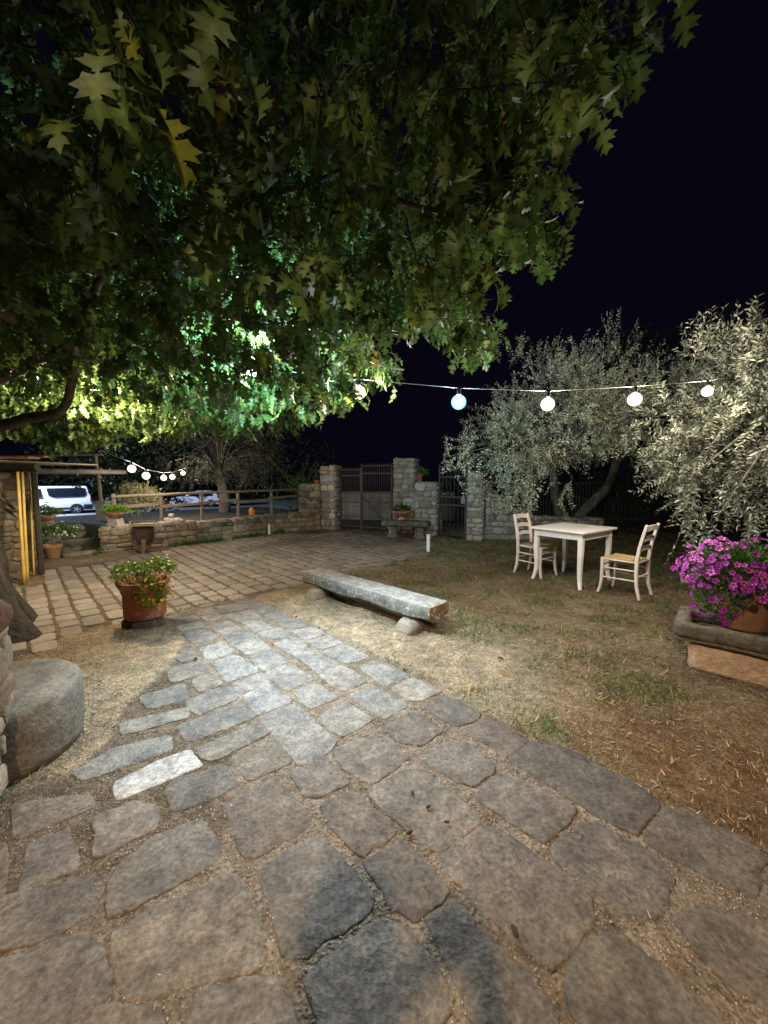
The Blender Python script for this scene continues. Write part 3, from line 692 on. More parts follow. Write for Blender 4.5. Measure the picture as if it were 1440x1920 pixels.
def bloom_tpl(nn=5, centre=(.9, .9, .9), band=(.9, .75, .95), edge=(.7, .05, .5), r1=.35, r2=.72):
    V = [(0, 0, .0)]; T = [centre]
    k = nn*4
    for ri, (r, colr) in enumerate(((r1, centre), (r2, None), (1.0, edge))):
        for i in range(k):
            a = 2*PI*i/k; ph = i % 4; q = r*(1-.16*(ph == 0)*(ri == 2)); V.append((q*math.cos(a), q*math.sin(a), .10*ri+(.05 if ph == 2 else 0)))
            T.append(colr if colr is not None else (band if ph == 2 else edge))
    Fs = []
    for i in range(k): Fs.append((0, 1+i, 1+(i+1) % k, 1+(i+1) % k))
    for rr_ in range(2):
        for i in range(k): a = 1+rr_*k; Fs.append((a+i, a+k+i, a+k+(i+1) % k, a+(i+1) % k))
    F3 = []
    for f in Fs:
        F3.append(f[:3])
        if f[2] != f[3]: F3.append((f[0], f[2], f[3]))
    return np.array(V, float), np.array(F3), np.array(T, float)
BL_ME = {}; BL_N = {}
def blooms(parent, pos, nrm, size, tpl, name='flowers', share=50):
    """the outermost flowers as parts of their own, the rest of the mass as one part"""
    V, Ff, T = tpl; n = len(pos); nrm = nrm/np.linalg.norm(nrm, axis=1, keepdims=True); dd = np.cross(nrm, rdir(n)); Rm = frames(dd, nrm)
    Rm = np.stack([Rm[:, :, 0], Rm[:, :, 1], nrm], 2); sz = size*rng.uniform(.75, 1.15, n); off = np.array(parent.location)
    order = np.argsort(pos[:, 1]); used = BL_N.get(parent.name, 0); K = min(share, 96-used, n); BL_N[parent.name] = used+K
    one = name.rstrip('s')
    if name not in BL_ME: BL_ME[name] = np_mesh(one, V, Ff, T, smooth=False)
    for j in order[:K]:
        o = add_obj(one, BL_ME[name], M['flower'], parent); q = Matrix(np.vstack([np.hstack([Rm[j]*sz[j], (pos[j]-off)[:, None]]), [0, 0, 0, 1]]).tolist()); o.matrix_local = q
    r = order[K:]
    if not len(r): return
    tint = (T[None]*rng.uniform(.75, 1.2, (len(r), 1, 1))).reshape(-1, 3)
    W_ = np.einsum('nij,kj->nki', Rm[r], V)*sz[r][:, None, None]+(pos[r]-off)[:, None, :]
    Fc = (np.arange(len(r))[:, None, None]*len(V)+Ff[None]).reshape(-1, 3)
    o = add_obj(name, np_mesh(name, W_.reshape(-1, 3), Fc, tint, smooth=False), M['flower'], parent); o['kind'] = 'stuff'; return o

# big terracotta pot on stone feet (left)
b = G(268, 1172)
t = thing('flower_pot', 'large terracotta pot of green and yellow flowering plants on stone feet beside the path', 'flower pot', (b.x, b.y+.05, 0))
for c_, d_, r_ in (((-.12, -.10, .035), (.08, .10, .085), .3), ((.06, -.12, .03), (.20, .10, .08), .25), ((.0, .13, .035), (.16, .09, .08), 0)):
    mb = MB(); mb.box(c_, d_, rz=r_); mb.build('stone_foot', M['rawstone'], t, bevel=.012)
pot(t, 'tall', .075)
c0 = np.array(t.location)
m1, p1, v1 = mound(t, c0+[-.13, 0, .50], (.165, .18, .10), 1500, .032, ((1.6, 1.1, .9), (4.6, 3.1, 2.6)))
m2, p2, v2 = mound(t, c0+[.10, .05, .52], (.165, .17, .13), 1500, .032, ((1.6, 1.1, .8), (4.6, 3.1, 2.2)))
m3, p3, v3 = mound(t, c0+[.15, -.14, .36], (.16, .12, .15), 1500, .030, ((1.2, 1.2, .6), (2.8, 2.2, .9)), low=-1)
yel = bloom_tpl(5, (.75, .45, .05), (.8, .6, .15), (.80, .55, .10)); org = bloom_tpl(5, (.7, .15, .02), (.75, .22, .03), (.75, .20, .02)); wht = bloom_tpl(5, (.8, .8, .5), (.85, .88, .75), (.8, .85, .70))
i = rng.choice(len(p3), 70); blooms(t, p3[i]+v3[i]*.02, v3[i]+[0, -.2, .4], .013, yel, 'yellow_flowers', 28)
i = rng.choice(len(p3), 34); blooms(t, p3[i]+v3[i]*.03, v3[i]+[0, -.3, .3], .014, org, 'orange_flowers', 20)
i = rng.choice(len(p1), 60); blooms(t, p1[i]+v1[i]*.02, v1[i]+[0, -.2, .6], .011, wht, 'pale_flowers', 22)
i = rng.choice(len(p2), 60); blooms(t, p2[i]+v2[i]*.02, v2[i]+[0, -.2, .6], .012, wht, 'pale_flowers', 22)

# petunias in the stone trough (right)
TD = Vector((math.cos(R(-41)), math.sin(R(-41)), 0)); TN = Vector((-TD.y, TD.x, 0))
tc_ = G(1262, 1166, .36)
t = thing('stone_trough', 'shallow rough stone trough raised on a block, with the petunia pot standing in it', 'trough', (tc_.x, tc_.y, 0), R(-41))
mb = MB()
def rough_slab(mb, x0, x1, y0, y1, z0, z1, jit=.012, nx_=14, ny_=4, nz_=3, seed=0.0, bot=1.0):
    """rough-hewn block with uneven faces"""
    idx = {}; vs = []; fs = []
    def vid(i, j, k):
        if (i, j, k) not in idx:
            x = x0+(x1-x0)*i/nx_; y = y0+(y1-y0)*j/ny_; z = z0+(z1-z0)*k/nz_
            cz = (z-z0)/(z1-z0); sh = bot+(1-bot)*min(1, cz*1.6); y = (y0+y1)/2+(y-(y0+y1)/2)*sh
            e = lambda f: .5 if f in (0, 1) else 0
            q = Vector((x*9+seed, y*9, z*9)); nn = mnoise.noise_vector(q)*jit+mnoise.noise_vector(q*3)*jit*.4
            ed = (i in (0, nx_))+(j in (0, ny_))+(k in (0, nz_)); cvec = Vector(((x0+x1)/2-x, (y0+y1)/2-y, (z0+z1)/2-z))
            off = Vector((0, 0, 0))
            if ed >= 2: off = Vector((math.copysign(jit*.7, cvec.x) if i in (0, nx_) else 0, math.copysign(jit*.7, cvec.y) if j in (0, ny_) else 0, math.copysign(jit*.7, cvec.z) if k in (0, nz_) else 0))
            idx[(i, j, k)] = len(vs); vs.append(Vector((x, y, z))+nn+off)
        return idx[(i, j, k)]
    for i in range(nx_):
        for j in range(ny_):
            fs.append((vid(i, j, 0), vid(i, j+1, 0), vid(i+1, j+1, 0), vid(i+1, j, 0))); fs.append((vid(i, j, nz_), vid(i+1, j, nz_), vid(i+1, j+1, nz_), vid(i, j+1, nz_)))
    for i in range(nx_):
        for k in range(nz_):
            fs.append((vid(i, 0, k), vid(i+1, 0, k), vid(i+1, 0, k+1), vid(i, 0, k+1))); fs.append((vid(i, ny_, k), vid(i, ny_, k+1), vid(i+1, ny_, k+1), vid(i+1, ny_, k)))
    for j in range(ny_):
        for k in range(nz_):
            fs.append((vid(0, j, k), vid(0, j, k+1), vid(0, j+1, k+1), vid(0, j+1, k))); fs.append((vid(nx_, j, k), vid(nx_, j+1, k), vid(nx_, j+1, k+1), vid(nx_, j, k+1)))
    mb.add(vs, fs)
rough_slab(mb, 0, 1.25, 0, .11, .255, .36, seed=1); rough_slab(mb, 0, 1.25, .47, .58, .255, .36, seed=2)
rough_slab(mb, 0, .10, .10, .48, .256, .358, seed=3, nx_=3, ny_=8); rough_slab(mb, 1.15, 1.25, .10, .48, .256, .358, seed=4, nx_=3, ny_=8)
rough_slab(mb, .02, 1.23, .02, .56, .215, .262, seed=5); mb.build('basin', M['rawstone'], t, smooth=True)
t2 = thing('stone_block', 'pale pink rough stone block carrying the trough of petunias', 'stone block', (tc_.x, tc_.y, 0), R(-41))
mb = MB(); rough_slab(mb, .10, 1.05, .07, .33, -.01, .215, jit=.016, seed=8, nx_=26, ny_=6, nz_=7); mb.build('block', M['pinkstone'], t2, smooth=True)
t3 = thing('stone_block', 'dark block under the back of the trough, behind the pink one', 'stone block', (tc_.x, tc_.y, 0), R(-41))
mb = MB(); rough_slab(mb, .2, 1.1, .38, .54, -.01, .215, jit=.014, seed=9); mb.build('block', M['rawstone'], t3, smooth=True)
pc = tc_+TD*.40+TN*.29
pc = G(1418, 1176, .30)+Vector((0, .12, 0))
t = thing('petunia_pot', 'terracotta pot overflowing with purple and white petunias, standing in the trough', 'flower pot', (pc.x, pc.y, .262))
pot(t, 'big', 0, 1.0, 'terra2')
c0 = np.array(t.location)
ml, pl, vl = mound(t, c0+[.0, .0, .42], (.40, .37, .24), 3800, .042, ((.5, .7, .5), (1.4, 1.5, 1.2)), low=-.55, shell=.3)
mg, pg, vg = mound(t, c0+[-.26, -.08, .28], (.14, .16, .20), 900, .036, ((.5, .7, .5), (1.3, 1.4, 1.2)), low=-1)
mag = bloom_tpl(5, (.10, .01, .10), (.85, .70, .90), (.50, .02, .36), r1=.16, r2=.55); mag2 = bloom_tpl(5, (.12, .01, .12), (.56, .20, .66), (.40, .02, .40), r1=.18, r2=.5)
def surf(c, rad, n, lo):
    v = rdir(n*3); v = v[(v[:, 2] > lo)][:n]; lump = 1+.13*vnoise(v[:, 0]*3, v[:, 1]*3+v[:, 2]*3, 2.0, 5); return np.array(c)+v*np.array(rad)*(lump*rng.uniform(.93, 1.1, len(v)))[:, None], v
ps, vs_ = surf(c0+[0, 0, .42], (.425, .40, .26), 400, -.35); cl = vnoise(ps[:, 0]*2, ps[:, 1]*2+ps[:, 2]*2, 6, 3) > -.35; ps, vs_ = ps[cl], vs_[cl]
h = len(ps)//2
blooms(t, ps[:h], vs_[:h]+rdir(h)*.35+[-.1, -.4, .3], .026, mag, 'striped_flowers'); blooms(t, ps[h:], vs_[h:]+rdir(len(ps)-h)*.35+[-.1, -.4, .3], .026, mag2, 'purple_flowers')
ps, vs_ = surf(c0+[-.28, -.08, .27], (.15, .16, .21), 70, -.95); blooms(t, ps, vs_+[0, -.5, .2], .023, mag2, 'purple_flowers')

def potted(label, px, py, z, kind, s, rad, n, leaf, tint, fl=None, nfl=0, m='terra', group=None, back=0.0, cz=None, name='flower_pot', y=None):
    p = G(px, py, z) if y is None else A(px, py, y)
    z = p.z
    t = thing(name, label, 'flower pot', (p.x, p.y+back, z), 0, group); pot(t, kind, 0, s, m)
    top = pot_shape(kind)[-2][1]*s; c0 = np.array(t.location)+[0, 0, top+rad[2]*.35 if cz is None else cz]
    _, q, v = mound(t, c0, rad, n, leaf, tint, low=-.4)
    if fl: i = rng.choice(len(q), nfl); blooms(t, q[i]+v[i]*.02, v[i]+[0, -.4, .4], .022, fl)
    return t
Gn = ((.7, .8, .5), (1.5, 1.5, .8))
wend = W_pts[0]
# pedestal stone with bowl at wall end
e = G(205, 1034); ex, ey = e.x+.05, e.y+.16
mb = MB(); mb.box((ex, ey, .56), (.24, .24, .16), taper=.75); simple('pedestal_stone', 'pale square stone foot under the bowl at the left end of the low wall', 'stone', mb, 'plaster', bevel=.01)
t = thing('flower_pot', 'terracotta bowl of yellow-green plants on a pale stone where the low wall begins', 'flower pot', (ex, ey, .64)); pot(t, 'bowl', 0, .62)
mound(t, np.array((ex, ey, .64+.14)), (.24, .2, .12), 700, .05, ((1.2, 1.2, .5), (2.4, 2.2, .9)))
# left stack: stone with bowl, and low pot with white flowers
sA = G(96, 1046); 
mb = MB(); mb.blob((sA.x-.52, sA.y+.55, .50), (.17, .16, .12), n=14, jit=.2, seed=3, flat=.36); mb.blob((sA.x-.52, sA.y+.55, .22), (.2, .19, .25), n=14, jit=.2, seed=6, flat=0)
simple('stacked_stones', 'rough stones stacked beside the steps under a bowl of plants', 'stone', mb, 'rawstone', bevel=0, smooth=True)
t = thing('flower_pot', 'terracotta bowl of dark leafy plants on the stacked stones beside the steps', 'flower pot', (sA.x-.52, sA.y+.55, .615)); pot(t, 'bowl', 0, .6, 'terra2'); mound(t, np.array((sA.x-.50, sA.y+.5, .76)), (.30, .25, .14), 800, .05, Gn)
t = thing('flower_pot', 'terracotta pot of small white flowers on the ground beside the pergola post', 'flower pot', (sA.x+.04, sA.y, 0)); pot(t, 'small', 0, 1.05, 'terra2')
_, q, v = mound(t, np.array((sA.x+.1, sA.y, .42)), (.36, .25, .20), 1300, .045, ((.5, .6, .5), (1.1, 1.2, .9)))
i = rng.choice(len(q), 60); blooms(t, q[i]+v[i]*.02, v[i]+[0, -.6, .3], .02, wht)
# bowl on the pillared stone bench, pots on the gate walls
potted('small terracotta pot on top of the wall left of the double gate', 596, 912, 1, 'small', .75, (.08, .08, .06), 120, .05, Gn, y=11.35)
t = potted('terracotta pot of pale succulents on the wall between the two gates', 785, 903, 1, 'small', .95, (.25, .18, .12), 500, .06, ((1.2, 1.1, .8), (2.2, 2.0, 1.4)), y=10.35)
t.location.z = 1.345
# small bowl against the terrace wall
p = G(410, 1011)
mb = MB(); mb.blob((p.x, p.y+.02, .05), (.22, .16, .13), n=14, jit=.2, seed=11, flat=0); mb.box((p.x+.02, p.y, .015), (.6, .25, .05), rz=.2)
simple('base_stones', 'flat and round stones under the low bowl at the foot of the terrace wall', 'stone', mb, 'round', bevel=0, smooth=False)
t = thing('flower_pot', 'wide shallow terracotta bowl of dark greenery at the foot of the terrace wall', 'flower pot', (p.x, p.y+.03, .165)); pot(t, 'bowl', 0, .78, 'terra2'); mound(t, np.array((p.x, p.y+.03, .33)), (.30, .2, .09), 900, .05, ((.4, .5, .3), (.9, .9, .5)))
# weeds along the wall foot
P_, N_ = [], []
for i in range(2600):
    k = rng.random()*(len(W_pts)-1); a_, b_ = W_pts[int(k)], W_pts[int(k)+1]; q = a_.lerp(b_, k-int(k)); 
    if n3(q.x*2.2, q.y*2.2) < -.05: continue
    P_.append((q.x+rng.normal()*.05, q.y-.12+rng.normal()*.06, abs(rng.normal())*.03))
P_ = np.array(P_); n = len(P_); o = scatter('weeds', 'leaf', None, LEAF, LF3, P_, frames(rdir(n, 1.2), rdir(n)), rng.uniform(.03, .08, n), rng.uniform(.5, 1.3, (n, 1))*np.array([[1, 1.1, .7]]))
tag(o, 'low weeds growing along the foot of the terrace wall', 'weeds', kind='stuff')

# ------------------------------------------------------------------ stone bench on pillared feet (gate)
bp = G(762, 1013)
t = thing('stone_bench', 'rough stone slab bench on two carved feet against the gate wall', 'bench', (bp.x, bp.y, 0), -.30)
mb = MB(); rough_slab(mb, -.62, .50, 0, .42, .30, .44, jit=.018, seed=15); mb.build('slab', M['rawstone'], t, smooth=True)
for k, xx in enumerate((-.40, .26)):
    mb = MB(); pr = [(.10, 0), (.13, .03), (.13, .07), (.09, .12), (.08, .18), (.12, .25), (.13, .30)]
    mb.lathe([(r*1.05, z) for r, z in pr], 4, c=(xx, .2, 0)); mb.build('foot', M['round'], t, bevel=.01)
t = thing('flower_pot', 'wide shallow bowl of dark plants standing on the stone bench by the gate', 'flower pot', (bp.x-.10, bp.y+.28, .445))
mb = MB(); mb.lathe([(.08, 0), (.09, .01), (.06, .05), (.06, .08)], 16); mb.build('foot', M['plaster'], t, smooth=True)
mb = MB(); mb.lathe([(.10, .08), (.14, .10), (.22, .17), (.25, .20), (.25, .22), (.22, .22), (.2, .19), (.001, .18)], 32); mb.build('pot', M['terra'], t, smooth=True)
mound(t, np.array(t.location)+[0, 0, .25], (.19, .18, .12), 500, .05, ((.3, .4, .3), (.8, .8, .5)))
# white pipes
def pipe(label, px, py, h, r):
    p = G(px, py); mb = MB(); mb.lathe([(r, 0), (r, h-.01), (r*1.06, h-.01), (r*1.06, h), (r*.8, h), (.001, h-.004)], 20)
    o = mb.build('standpipe', M['white'], smooth=False); o.location = (p.x, p.y, 0); tag(o, label, 'pipe', None); return p
q = pipe('tall white plastic pipe at the edge of patio and lawn near the gate bench', 803, 1037, .36, .034)
mb = MB(); mb.box((q.x, q.y, .015), (.36, .34, .04), rz=.3); simple('manhole_cover', 'dark square cover around the tall white pipe', 'cover', mb, 'rawstone', bevel=.008)
pipe('short white plastic pipe with dark cap by the terrace wall', 505, 1002, .27, .033)

# ------------------------------------------------------------------ rail fence on the terrace
posts_px = [(212, 957), (301, 980), (377, 971), (446, 966), (509, 964), (562, 962)]
dW = (W_pts[-1]-W_pts[0]).normalized(); nW = Vector((-dW.y, dW.x, 0))
posts = []
for px, py in posts_px:
    # intersect sight azimuth with a line .34 behind the wall
    a0 = W_pts[0]+nW*.34; k = (px-720)/F; best = None
    for s in np.linspace(-.5, 6.5, 400):
        q = a0+dW*s; dep = q.y*cP+.4*sP
        e_ = abs(q.x/dep-k)
        if best is None or e_ < best[0]: best = (e_, s)
    posts.append(a0+dW*best[1])
ft = thing('rail_fence', 'weathered wooden post and rail fence on top of the low terrace wall', 'fence', (posts[0].x, posts[0].y, .44))
for p in posts:
    mb = MB(); mb.tube([(p.x, p.y, .38), (p.x+.01, p.y, .8), (p.x, p.y, 1.12)], [.042, .04, .038], 8, jit=.1); mb.build('post', M['wood'], ft, world=True)
zz = [1.06, 1.07, 1.09, 1.10, 1.11, 1.12]; z2 = [.86, .83, .88, .86, .93]
for i in range(len(posts)-1):
    p, q = posts[i], posts[i+1]
    mb = MB(); mb.tube([(p.x, p.y-.05, zz[i]), ((p.x+q.x)/2, (p.y+q.y)/2-.05, (zz[i]+zz[i+1])/2+.01), (q.x, q.y-.05, zz[i+1])], .03, 7, jit=.1); mb.build('rail', M['wood'], ft, world=True)
    mb = MB(); mb.tube([(p.x-.05, p.y-.055, z2[i]-.02), (q.x, q.y-.055, z2[i]+.02)], [.042, .04], 4, rot=PI/4); mb.build('rail', M['wood'], ft, world=True)
# stones heap and orange tub on the wall
p = W_pts[1].lerp(W_pts[2], .62)+nW*.16
mb = MB()
for i, (dx, dz, r) in enumerate(((-.12, 0, .07), (0, -.01, .08), (.11, 0, .065), (.17, -.01, .05), (-.04, .10, .055))): mb.blob((p.x+dx, p.y, .535+dz), (r*1.2, r, r*.8), n=10, seed=i*3.0)
simple('stone_heap', 'little heap of round pale stones on top of the low terrace wall', 'stones', mb, 'plaster', bevel=0, smooth=True)
p = G(479, 1004)+nW*.16
mb = MB(); mb.lathe([(.06, 0), (.068, .01), (.07, .12), (.072, .13), (.045, .15), (.045, .19), (.001, .19)], 18, c=(p.x, p.y, .50)); 
simple('plastic_tub', 'small orange plastic tub with a lid on the low terrace wall', 'tub', mb, 'orange', bevel=0, smooth=True)

# ------------------------------------------------------------------ steps up to the terrace
sl, sr = G(104, 1046), W_pts[0].copy()
dS = (sr-sl); Ls = dS.length; dS.normalize(); nS = Vector((-dS.y, dS.x, 0))
t = thing('stone_steps', 'dark worn stone steps climbing between the pergola and the low wall', 'steps', (sl.x, sl.y, 0), math.atan2(dS.y, dS.x))
for k in range(4):
    mb = MB(); rough_slab(mb, .12, Ls-.03, .28+.27*k, .60+.27*k+.25, .0 if k == 0 else .11*k-.01, .11*(k+1), jit=.012, seed=k*5.0, nx_=12); mb.build('tread', M['rawstone'], t, smooth=True)
mb = MB(); rough_slab(mb, .1, Ls+.5, -.12, .2, -.03, .055, jit=.012, seed=31, nx_=16); mb.build('bottom_kerb', M['round'], t, smooth=True)
# ------------------------------------------------------------------ wheelbarrow leaning on the wall
wp = G(273, 1034)
t = thing('wheelbarrow', 'old rusty wheelbarrow stood on end against the terrace wall', 'wheelbarrow', (wp.x, wp.y-.02, 0), .25); t.rotation_euler = (-.10, 0, .25)
mb = MB()
outer = [(-.19, .50), (.19, .50), (.19, .22), (.10, .10), (-.10, .10), (-.19, .22)]
n = len(outer); vs = []; fs = []
for (x, z) in outer: vs.append((x, -.10, z))
for (x, z) in outer: vs.append((x*.8, .04, .30+(z-.30)*.8))
for i in range(n): fs.append((i, (i+1) % n, n+(i+1) % n, n+i))
fs.append(tuple(range(n, 2*n))); mb.add(vs, fs); o = mb.build('tray', M['rust'], t); sm = o.modifiers.new('thick', 'SOLIDIFY'); sm.thickness = .006
for sx_ in (-1, 1):
    mb = MB(); mb.tube([(.215*sx_, -.12, .60), (.215*sx_, -.13, .40), (.21*sx_, -.13, .22), (.10*sx_, -.13, .08), (.05*sx_, -.10, .0)], .016, 8); mb.build('side_rail', M['wood'], t, smooth=True)
for z in (.60, .53):
    mb = MB(); mb.tube([(-.22, -.10, z), (.22, -.10, z)], .011, 6); mb.build('cross_bar', M['wood'], t)
mb = MB(); mb.box((.02, -.13, .11), (.07, .03, .26)); mb.build('wheel_board', M['terra2'], t, bevel=.005)
# wispy shrub behind it
def shoots(n, centre, rad, length, per, leaf, rs, up=.5, shell=.0, droop=0.0, mask=None, out=.8):
    """twigs set with paired leaves: returns stems and leaf frames"""
    v = rdir(n, 0, rs); r = shell+(1-shell)*rs.random(n)**.45; o = np.array(centre)+v*np.array(rad)*r[:, None]
    if mask is not None: k = mask(o); o, v = o[k], v[k]
    n = len(o); d = v*out+rdir(n, 0, rs)*.55+np.array([0, 0, up]); d[:, 2] -= droop*(v[:, 2] < 0)
    d /= np.linalg.norm(d, axis=1, keepdims=True); Ln = length*rs.uniform(.5, 1.3, n)
    return o, d, Ln
def stems_mesh(name, m, parent, o, e, r0):
    n = len(o); d = e-o; x = np.cross(d, np.array([.3, .2, 1.0])); x /= np.linalg.norm(x, axis=1, keepdims=True)+1e-9; z = np.cross(d, x); z /= np.linalg.norm(z, axis=1, keepdims=True)+1e-9
    V = []
    for pt, r in ((o, r0), (e, r0*.35)):
        for a_ in (0, 2.09, 4.19): V.append(pt+(x*math.cos(a_)+z*math.sin(a_))*r)
    V = np.stack(V, 1)-np.array(parent.location); Fq = np.array([(0, 1, 4, 3), (1, 2, 5, 4), (2, 0, 3, 5)])
    return add_obj(name, np_mesh(name, V.reshape(-1, 3), (np.arange(n)[:, None, None]*6+Fq[None]).reshape(-1, 4)), M[m], parent)
def leafy(parent, o, d, Ln, per, leaf, tpl, tf, m, rs, tint, stemr=.002, bend=.25, spread=.8, name='leaves', jitter=.35, stemname='twigs', stemmat='obark'):
    n = len(o); e = o+d*Ln[:, None]; e[:, 2] -= bend*Ln*Ln
    stems_mesh(stemname, stemmat, parent, o, e, stemr)
    k = np.repeat(np.arange(n), per); s = np.tile(np.linspace(.12, 1.0, per), n)+rs.normal(0, .02, n*per)
    dd = (e-o)[k]; dn = dd/np.linalg.norm(dd, axis=1, keepdims=True); pos = o[k]+dd*s[:, None]
    side = np.cross(dn, rdir(n, .6, rs)[k]); side /= np.linalg.norm(side, axis=1, keepdims=True)+1e-9
    sg = np.where(np.tile(np.arange(per), n) % 2 == 0, 1, -1)[:, None]
    ld = dn*.75+side*sg*spread+rdir(n*per, .1, rs)*jitter
    Rm = frames(ld, rdir(n*per, .6, rs)); 
    tt = rs.uniform(0, 1, (n*per, 1)); T = np.array(tint[0])*(1-tt)+np.array(tint[1])*tt
    return scatter(name, m, parent, tpl, tf, pos, Rm, leaf*rs.uniform(.65, 1.2, n*per), T)
rs = np.random.default_rng(3)
q = G(275, 1020)+nW*.5
t = thing('wispy_shrub', 'thin feathery shrub on the terrace behind the wheelbarrow', 'shrub', (q.x, q.y, .44))
o, d, Ln = shoots(420, (q.x, q.y, .9), (.42, .3, .35), .2, 10, .03, rs, up=.9)
leafy(t, o, d, Ln, 10, .032, OLV, OLF, 'olive', rs, ((.6, .55, .3), (1.1, .95, .5)), stemr=.0015)
mb = MB(); 
for i in range(7): a_ = rs.uniform(-.25, .25); mb.tube([(q.x, q.y, .42), (q.x+a_*.5, q.y, .7), (q.x+a_*1.5, q.y, 1.1)], [.008, .006, .003], 5)
mb.build('stems', M['obark'], t, world=True)

# ------------------------------------------------------------------ pergola, stone pillar and canes at the left
pb = G(78, 1075)
t = thing('pergola', 'dark timber pergola post and roof beams at the left edge by the steps', 'pergola', (pb.x, pb.y, 0))
mb = MB(); mb.tube([(pb.x, pb.y, 0), (pb.x, pb.y, .8), (pb.x, pb.y, 1.62)], [.042, .04, .038], 10, jit=.08); mb.build('post', M['darkwood'], t, world=True)
mb = MB(); mb.tube([(pb.x+.06, pb.y, 1.60), (pb.x-3, pb.y-.1, 1.60)], .06, 8, jit=.08); mb.build('beam', M['darkwood'], t, world=True)
mb = MB(); mb.tube([(pb.x+.0, pb.y, 1.54), (pb.x-.1, pb.y+2.2, 1.56)], .045, 8, jit=.08); mb.build('beam', M['darkwood'], t, world=True)
for i in range(9):
    mb = MB(); mb.box((pb.x-.35-i*.3, pb.y+.7, 1.69), (.14, 2.1, .02), rz=random.uniform(-.04, .04)); mb.build('roof_board', M['wood'], t, world=True)
mb = MB(); mb.box((pb.x-1.1, pb.y-.06, 1.735), (2.3, .2, .025), rz=.02); mb.box((pb.x-1.0, pb.y+.2, 1.765), (2.2, .2, .025), rz=-.02); mb.build('tile_edge', M['terra2'], t, world=True)
pil = wall('stone_pillar', 'square rubble pillar behind the dark pergola post with canes leaning on it', [Vector((pb.x-.66, pb.y-.02, 0)), Vector((pb.x-.27, pb.y+.22, 0))], lambda s: 1.5, .4, M['wallstone'], cat='pillar', seed=101, hs=(.1, .2), ws=(.14, .3))
def cane(label, pxb, pyb, pxt, zt, r):
    b_ = G(pxb, pyb); yb = b_.y; tp = A(pxt, 900, yb+.28); tp.z = zt
    k = zt/1.5; pts = []; rr_ = []
    for i in range(9):
        f = i/8; v = b_.lerp(Vector((tp.x, tp.y, zt)), f); v.z = zt*f+.005; pts.append(v); rr_.append(r*(1-.25*f)*(1.0 if i % 2 else 1.1))
    mb = MB(); mb.tube(pts, rr_, 10); o = mb.build('bamboo_cane', M['bamboo'], smooth=True); centre_origin(o); tag(o, label, 'cane', 'yellow bamboo canes leaning by the stone pillar')
cane('thickest yellow bamboo cane, leftmost of the three leaning by the stone pillar', 46, 1097, 34, 1.52, .021)
cane('middle yellow bamboo cane, close beside the thickest one', 52, 1093, 43, 1.52, .018)
cane('thin yellow bamboo cane apart from the other two, nearest the dark post', 64, 1080, 56, 1.45, .013)
for i, (x0, y0, x1, y1, lab) in enumerate(((-30, 915, 32, 955, 'upper grey timber strut slanting behind the canes'), (-30, 928, 33, 969, 'lower pale timber strut slanting behind the canes'))):
    a_, b_ = A(x0, y0, 5.75), A(x1, y1, 5.55); mb = MB(); mb.tube([a_, b_], .022, 4, rot=PI/4); o = mb.build('timber_strut', M['wood']); centre_origin(o); tag(o, lab, 'timber', 'timber struts behind the canes')
# back wall of the lean-to
mb = MB(); mb.box((pb.x-3.5, pb.y+1.9, .8), (3.4, .2, 1.6)); simple('shed_wall', 'dark board wall at the back of the pergola', 'wall', mb, 'darkwood')
# thin pole and grey block behind the steps
pq = A(188, 935, 9.6)
t = thing('wooden_pole', 'thin crooked wooden pole rising behind the steps', 'pole', (pq.x, pq.y, .3))
mb = MB(); mb.tube([(pq.x+.02, pq.y, .3), (pq.x, pq.y, 1.2), (pq.x-.05, pq.y, 2.0)], [.045, .042, .036], 8, jit=.15); mb.build('shaft', M['wood'], t, world=True)
mb = MB(); mb.tube([(pq.x-1.4, pq.y, 1.98), (pq.x+.1, pq.y, 2.0)], .03, 7, jit=.1); mb.build('cross_pole', M['wood'], t, world=True)
pq2 = A(196, 945, 9.3); mb = MB(); mb.box((pq2.x, pq2.y, .62), (.24, .3, .56)); simple('stone_plinth', 'dark grey square stone plinth at the foot of the wooden pole', 'plinth', mb, 'grey', bevel=.01)

# ------------------------------------------------------------------ round stone block
t = thing('round_stone', 'large worn round stone block with a smooth flat top, at the left beside the path', 'stone block', (-2.08, 1.98, 0))
mb = MB(); prof = [(.385, -.02), (.392, .05), (.395, .2), (.393, .29), (.388, .318), (.378, .330), (.36, .334), (.25, .335), (.12, .336), (.001, .336)]; mb.lathe(prof, 96, wob=.014)
mb.build('block', M['mill'], t, smooth=True)

# ------------------------------------------------------------------ long low stone bench
a1 = G(566, 1072, .27); a2 = G(806, 1141, .27); L_ = (a2-a1).length; dB = (a2-a1).normalized()
t = thing('stone_log_bench', 'long low lichened stone beam bench on round stones, beside the path', 'bench', (a1.x, a1.y, 0), math.atan2(dB.y, dB.x))
nseg = 40; prof = [(0, .27), (.0, .262), (-.004, .20), (.0, .15), (.04, .115), (.12, .098), (.22, .108), (.29, .15), (.31, .20), (.305, .262), (.30, .27), (.2, .272), (.1, .272)]
vs = []; fs = []; n = len(prof)
for i in range(nseg+1):
    x = L_*i/nseg; sag = .012*math.sin(i*.35); w_ = 1-.05*abs(i/nseg-.5)
    for (y, z) in prof:
        q = Vector((x*6, y*9, z*9)); nv = mnoise.noise_vector(q)*.007+mnoise.noise_vector(q*3.1)*.005
        low_ = 1 if z < .25 else .25
        vs.append((x+(nv.x if 0 < i < nseg else nv.x*1.8), y*w_+nv.y*low_, z+nv.z*low_*1.3+(sag if z < .2 else 0)))
for i in range(nseg):
    for k in range(n): fs.append((i*n+k, (i+1)*n+k, (i+1)*n+(k+1) % n, i*n+(k+1) % n))
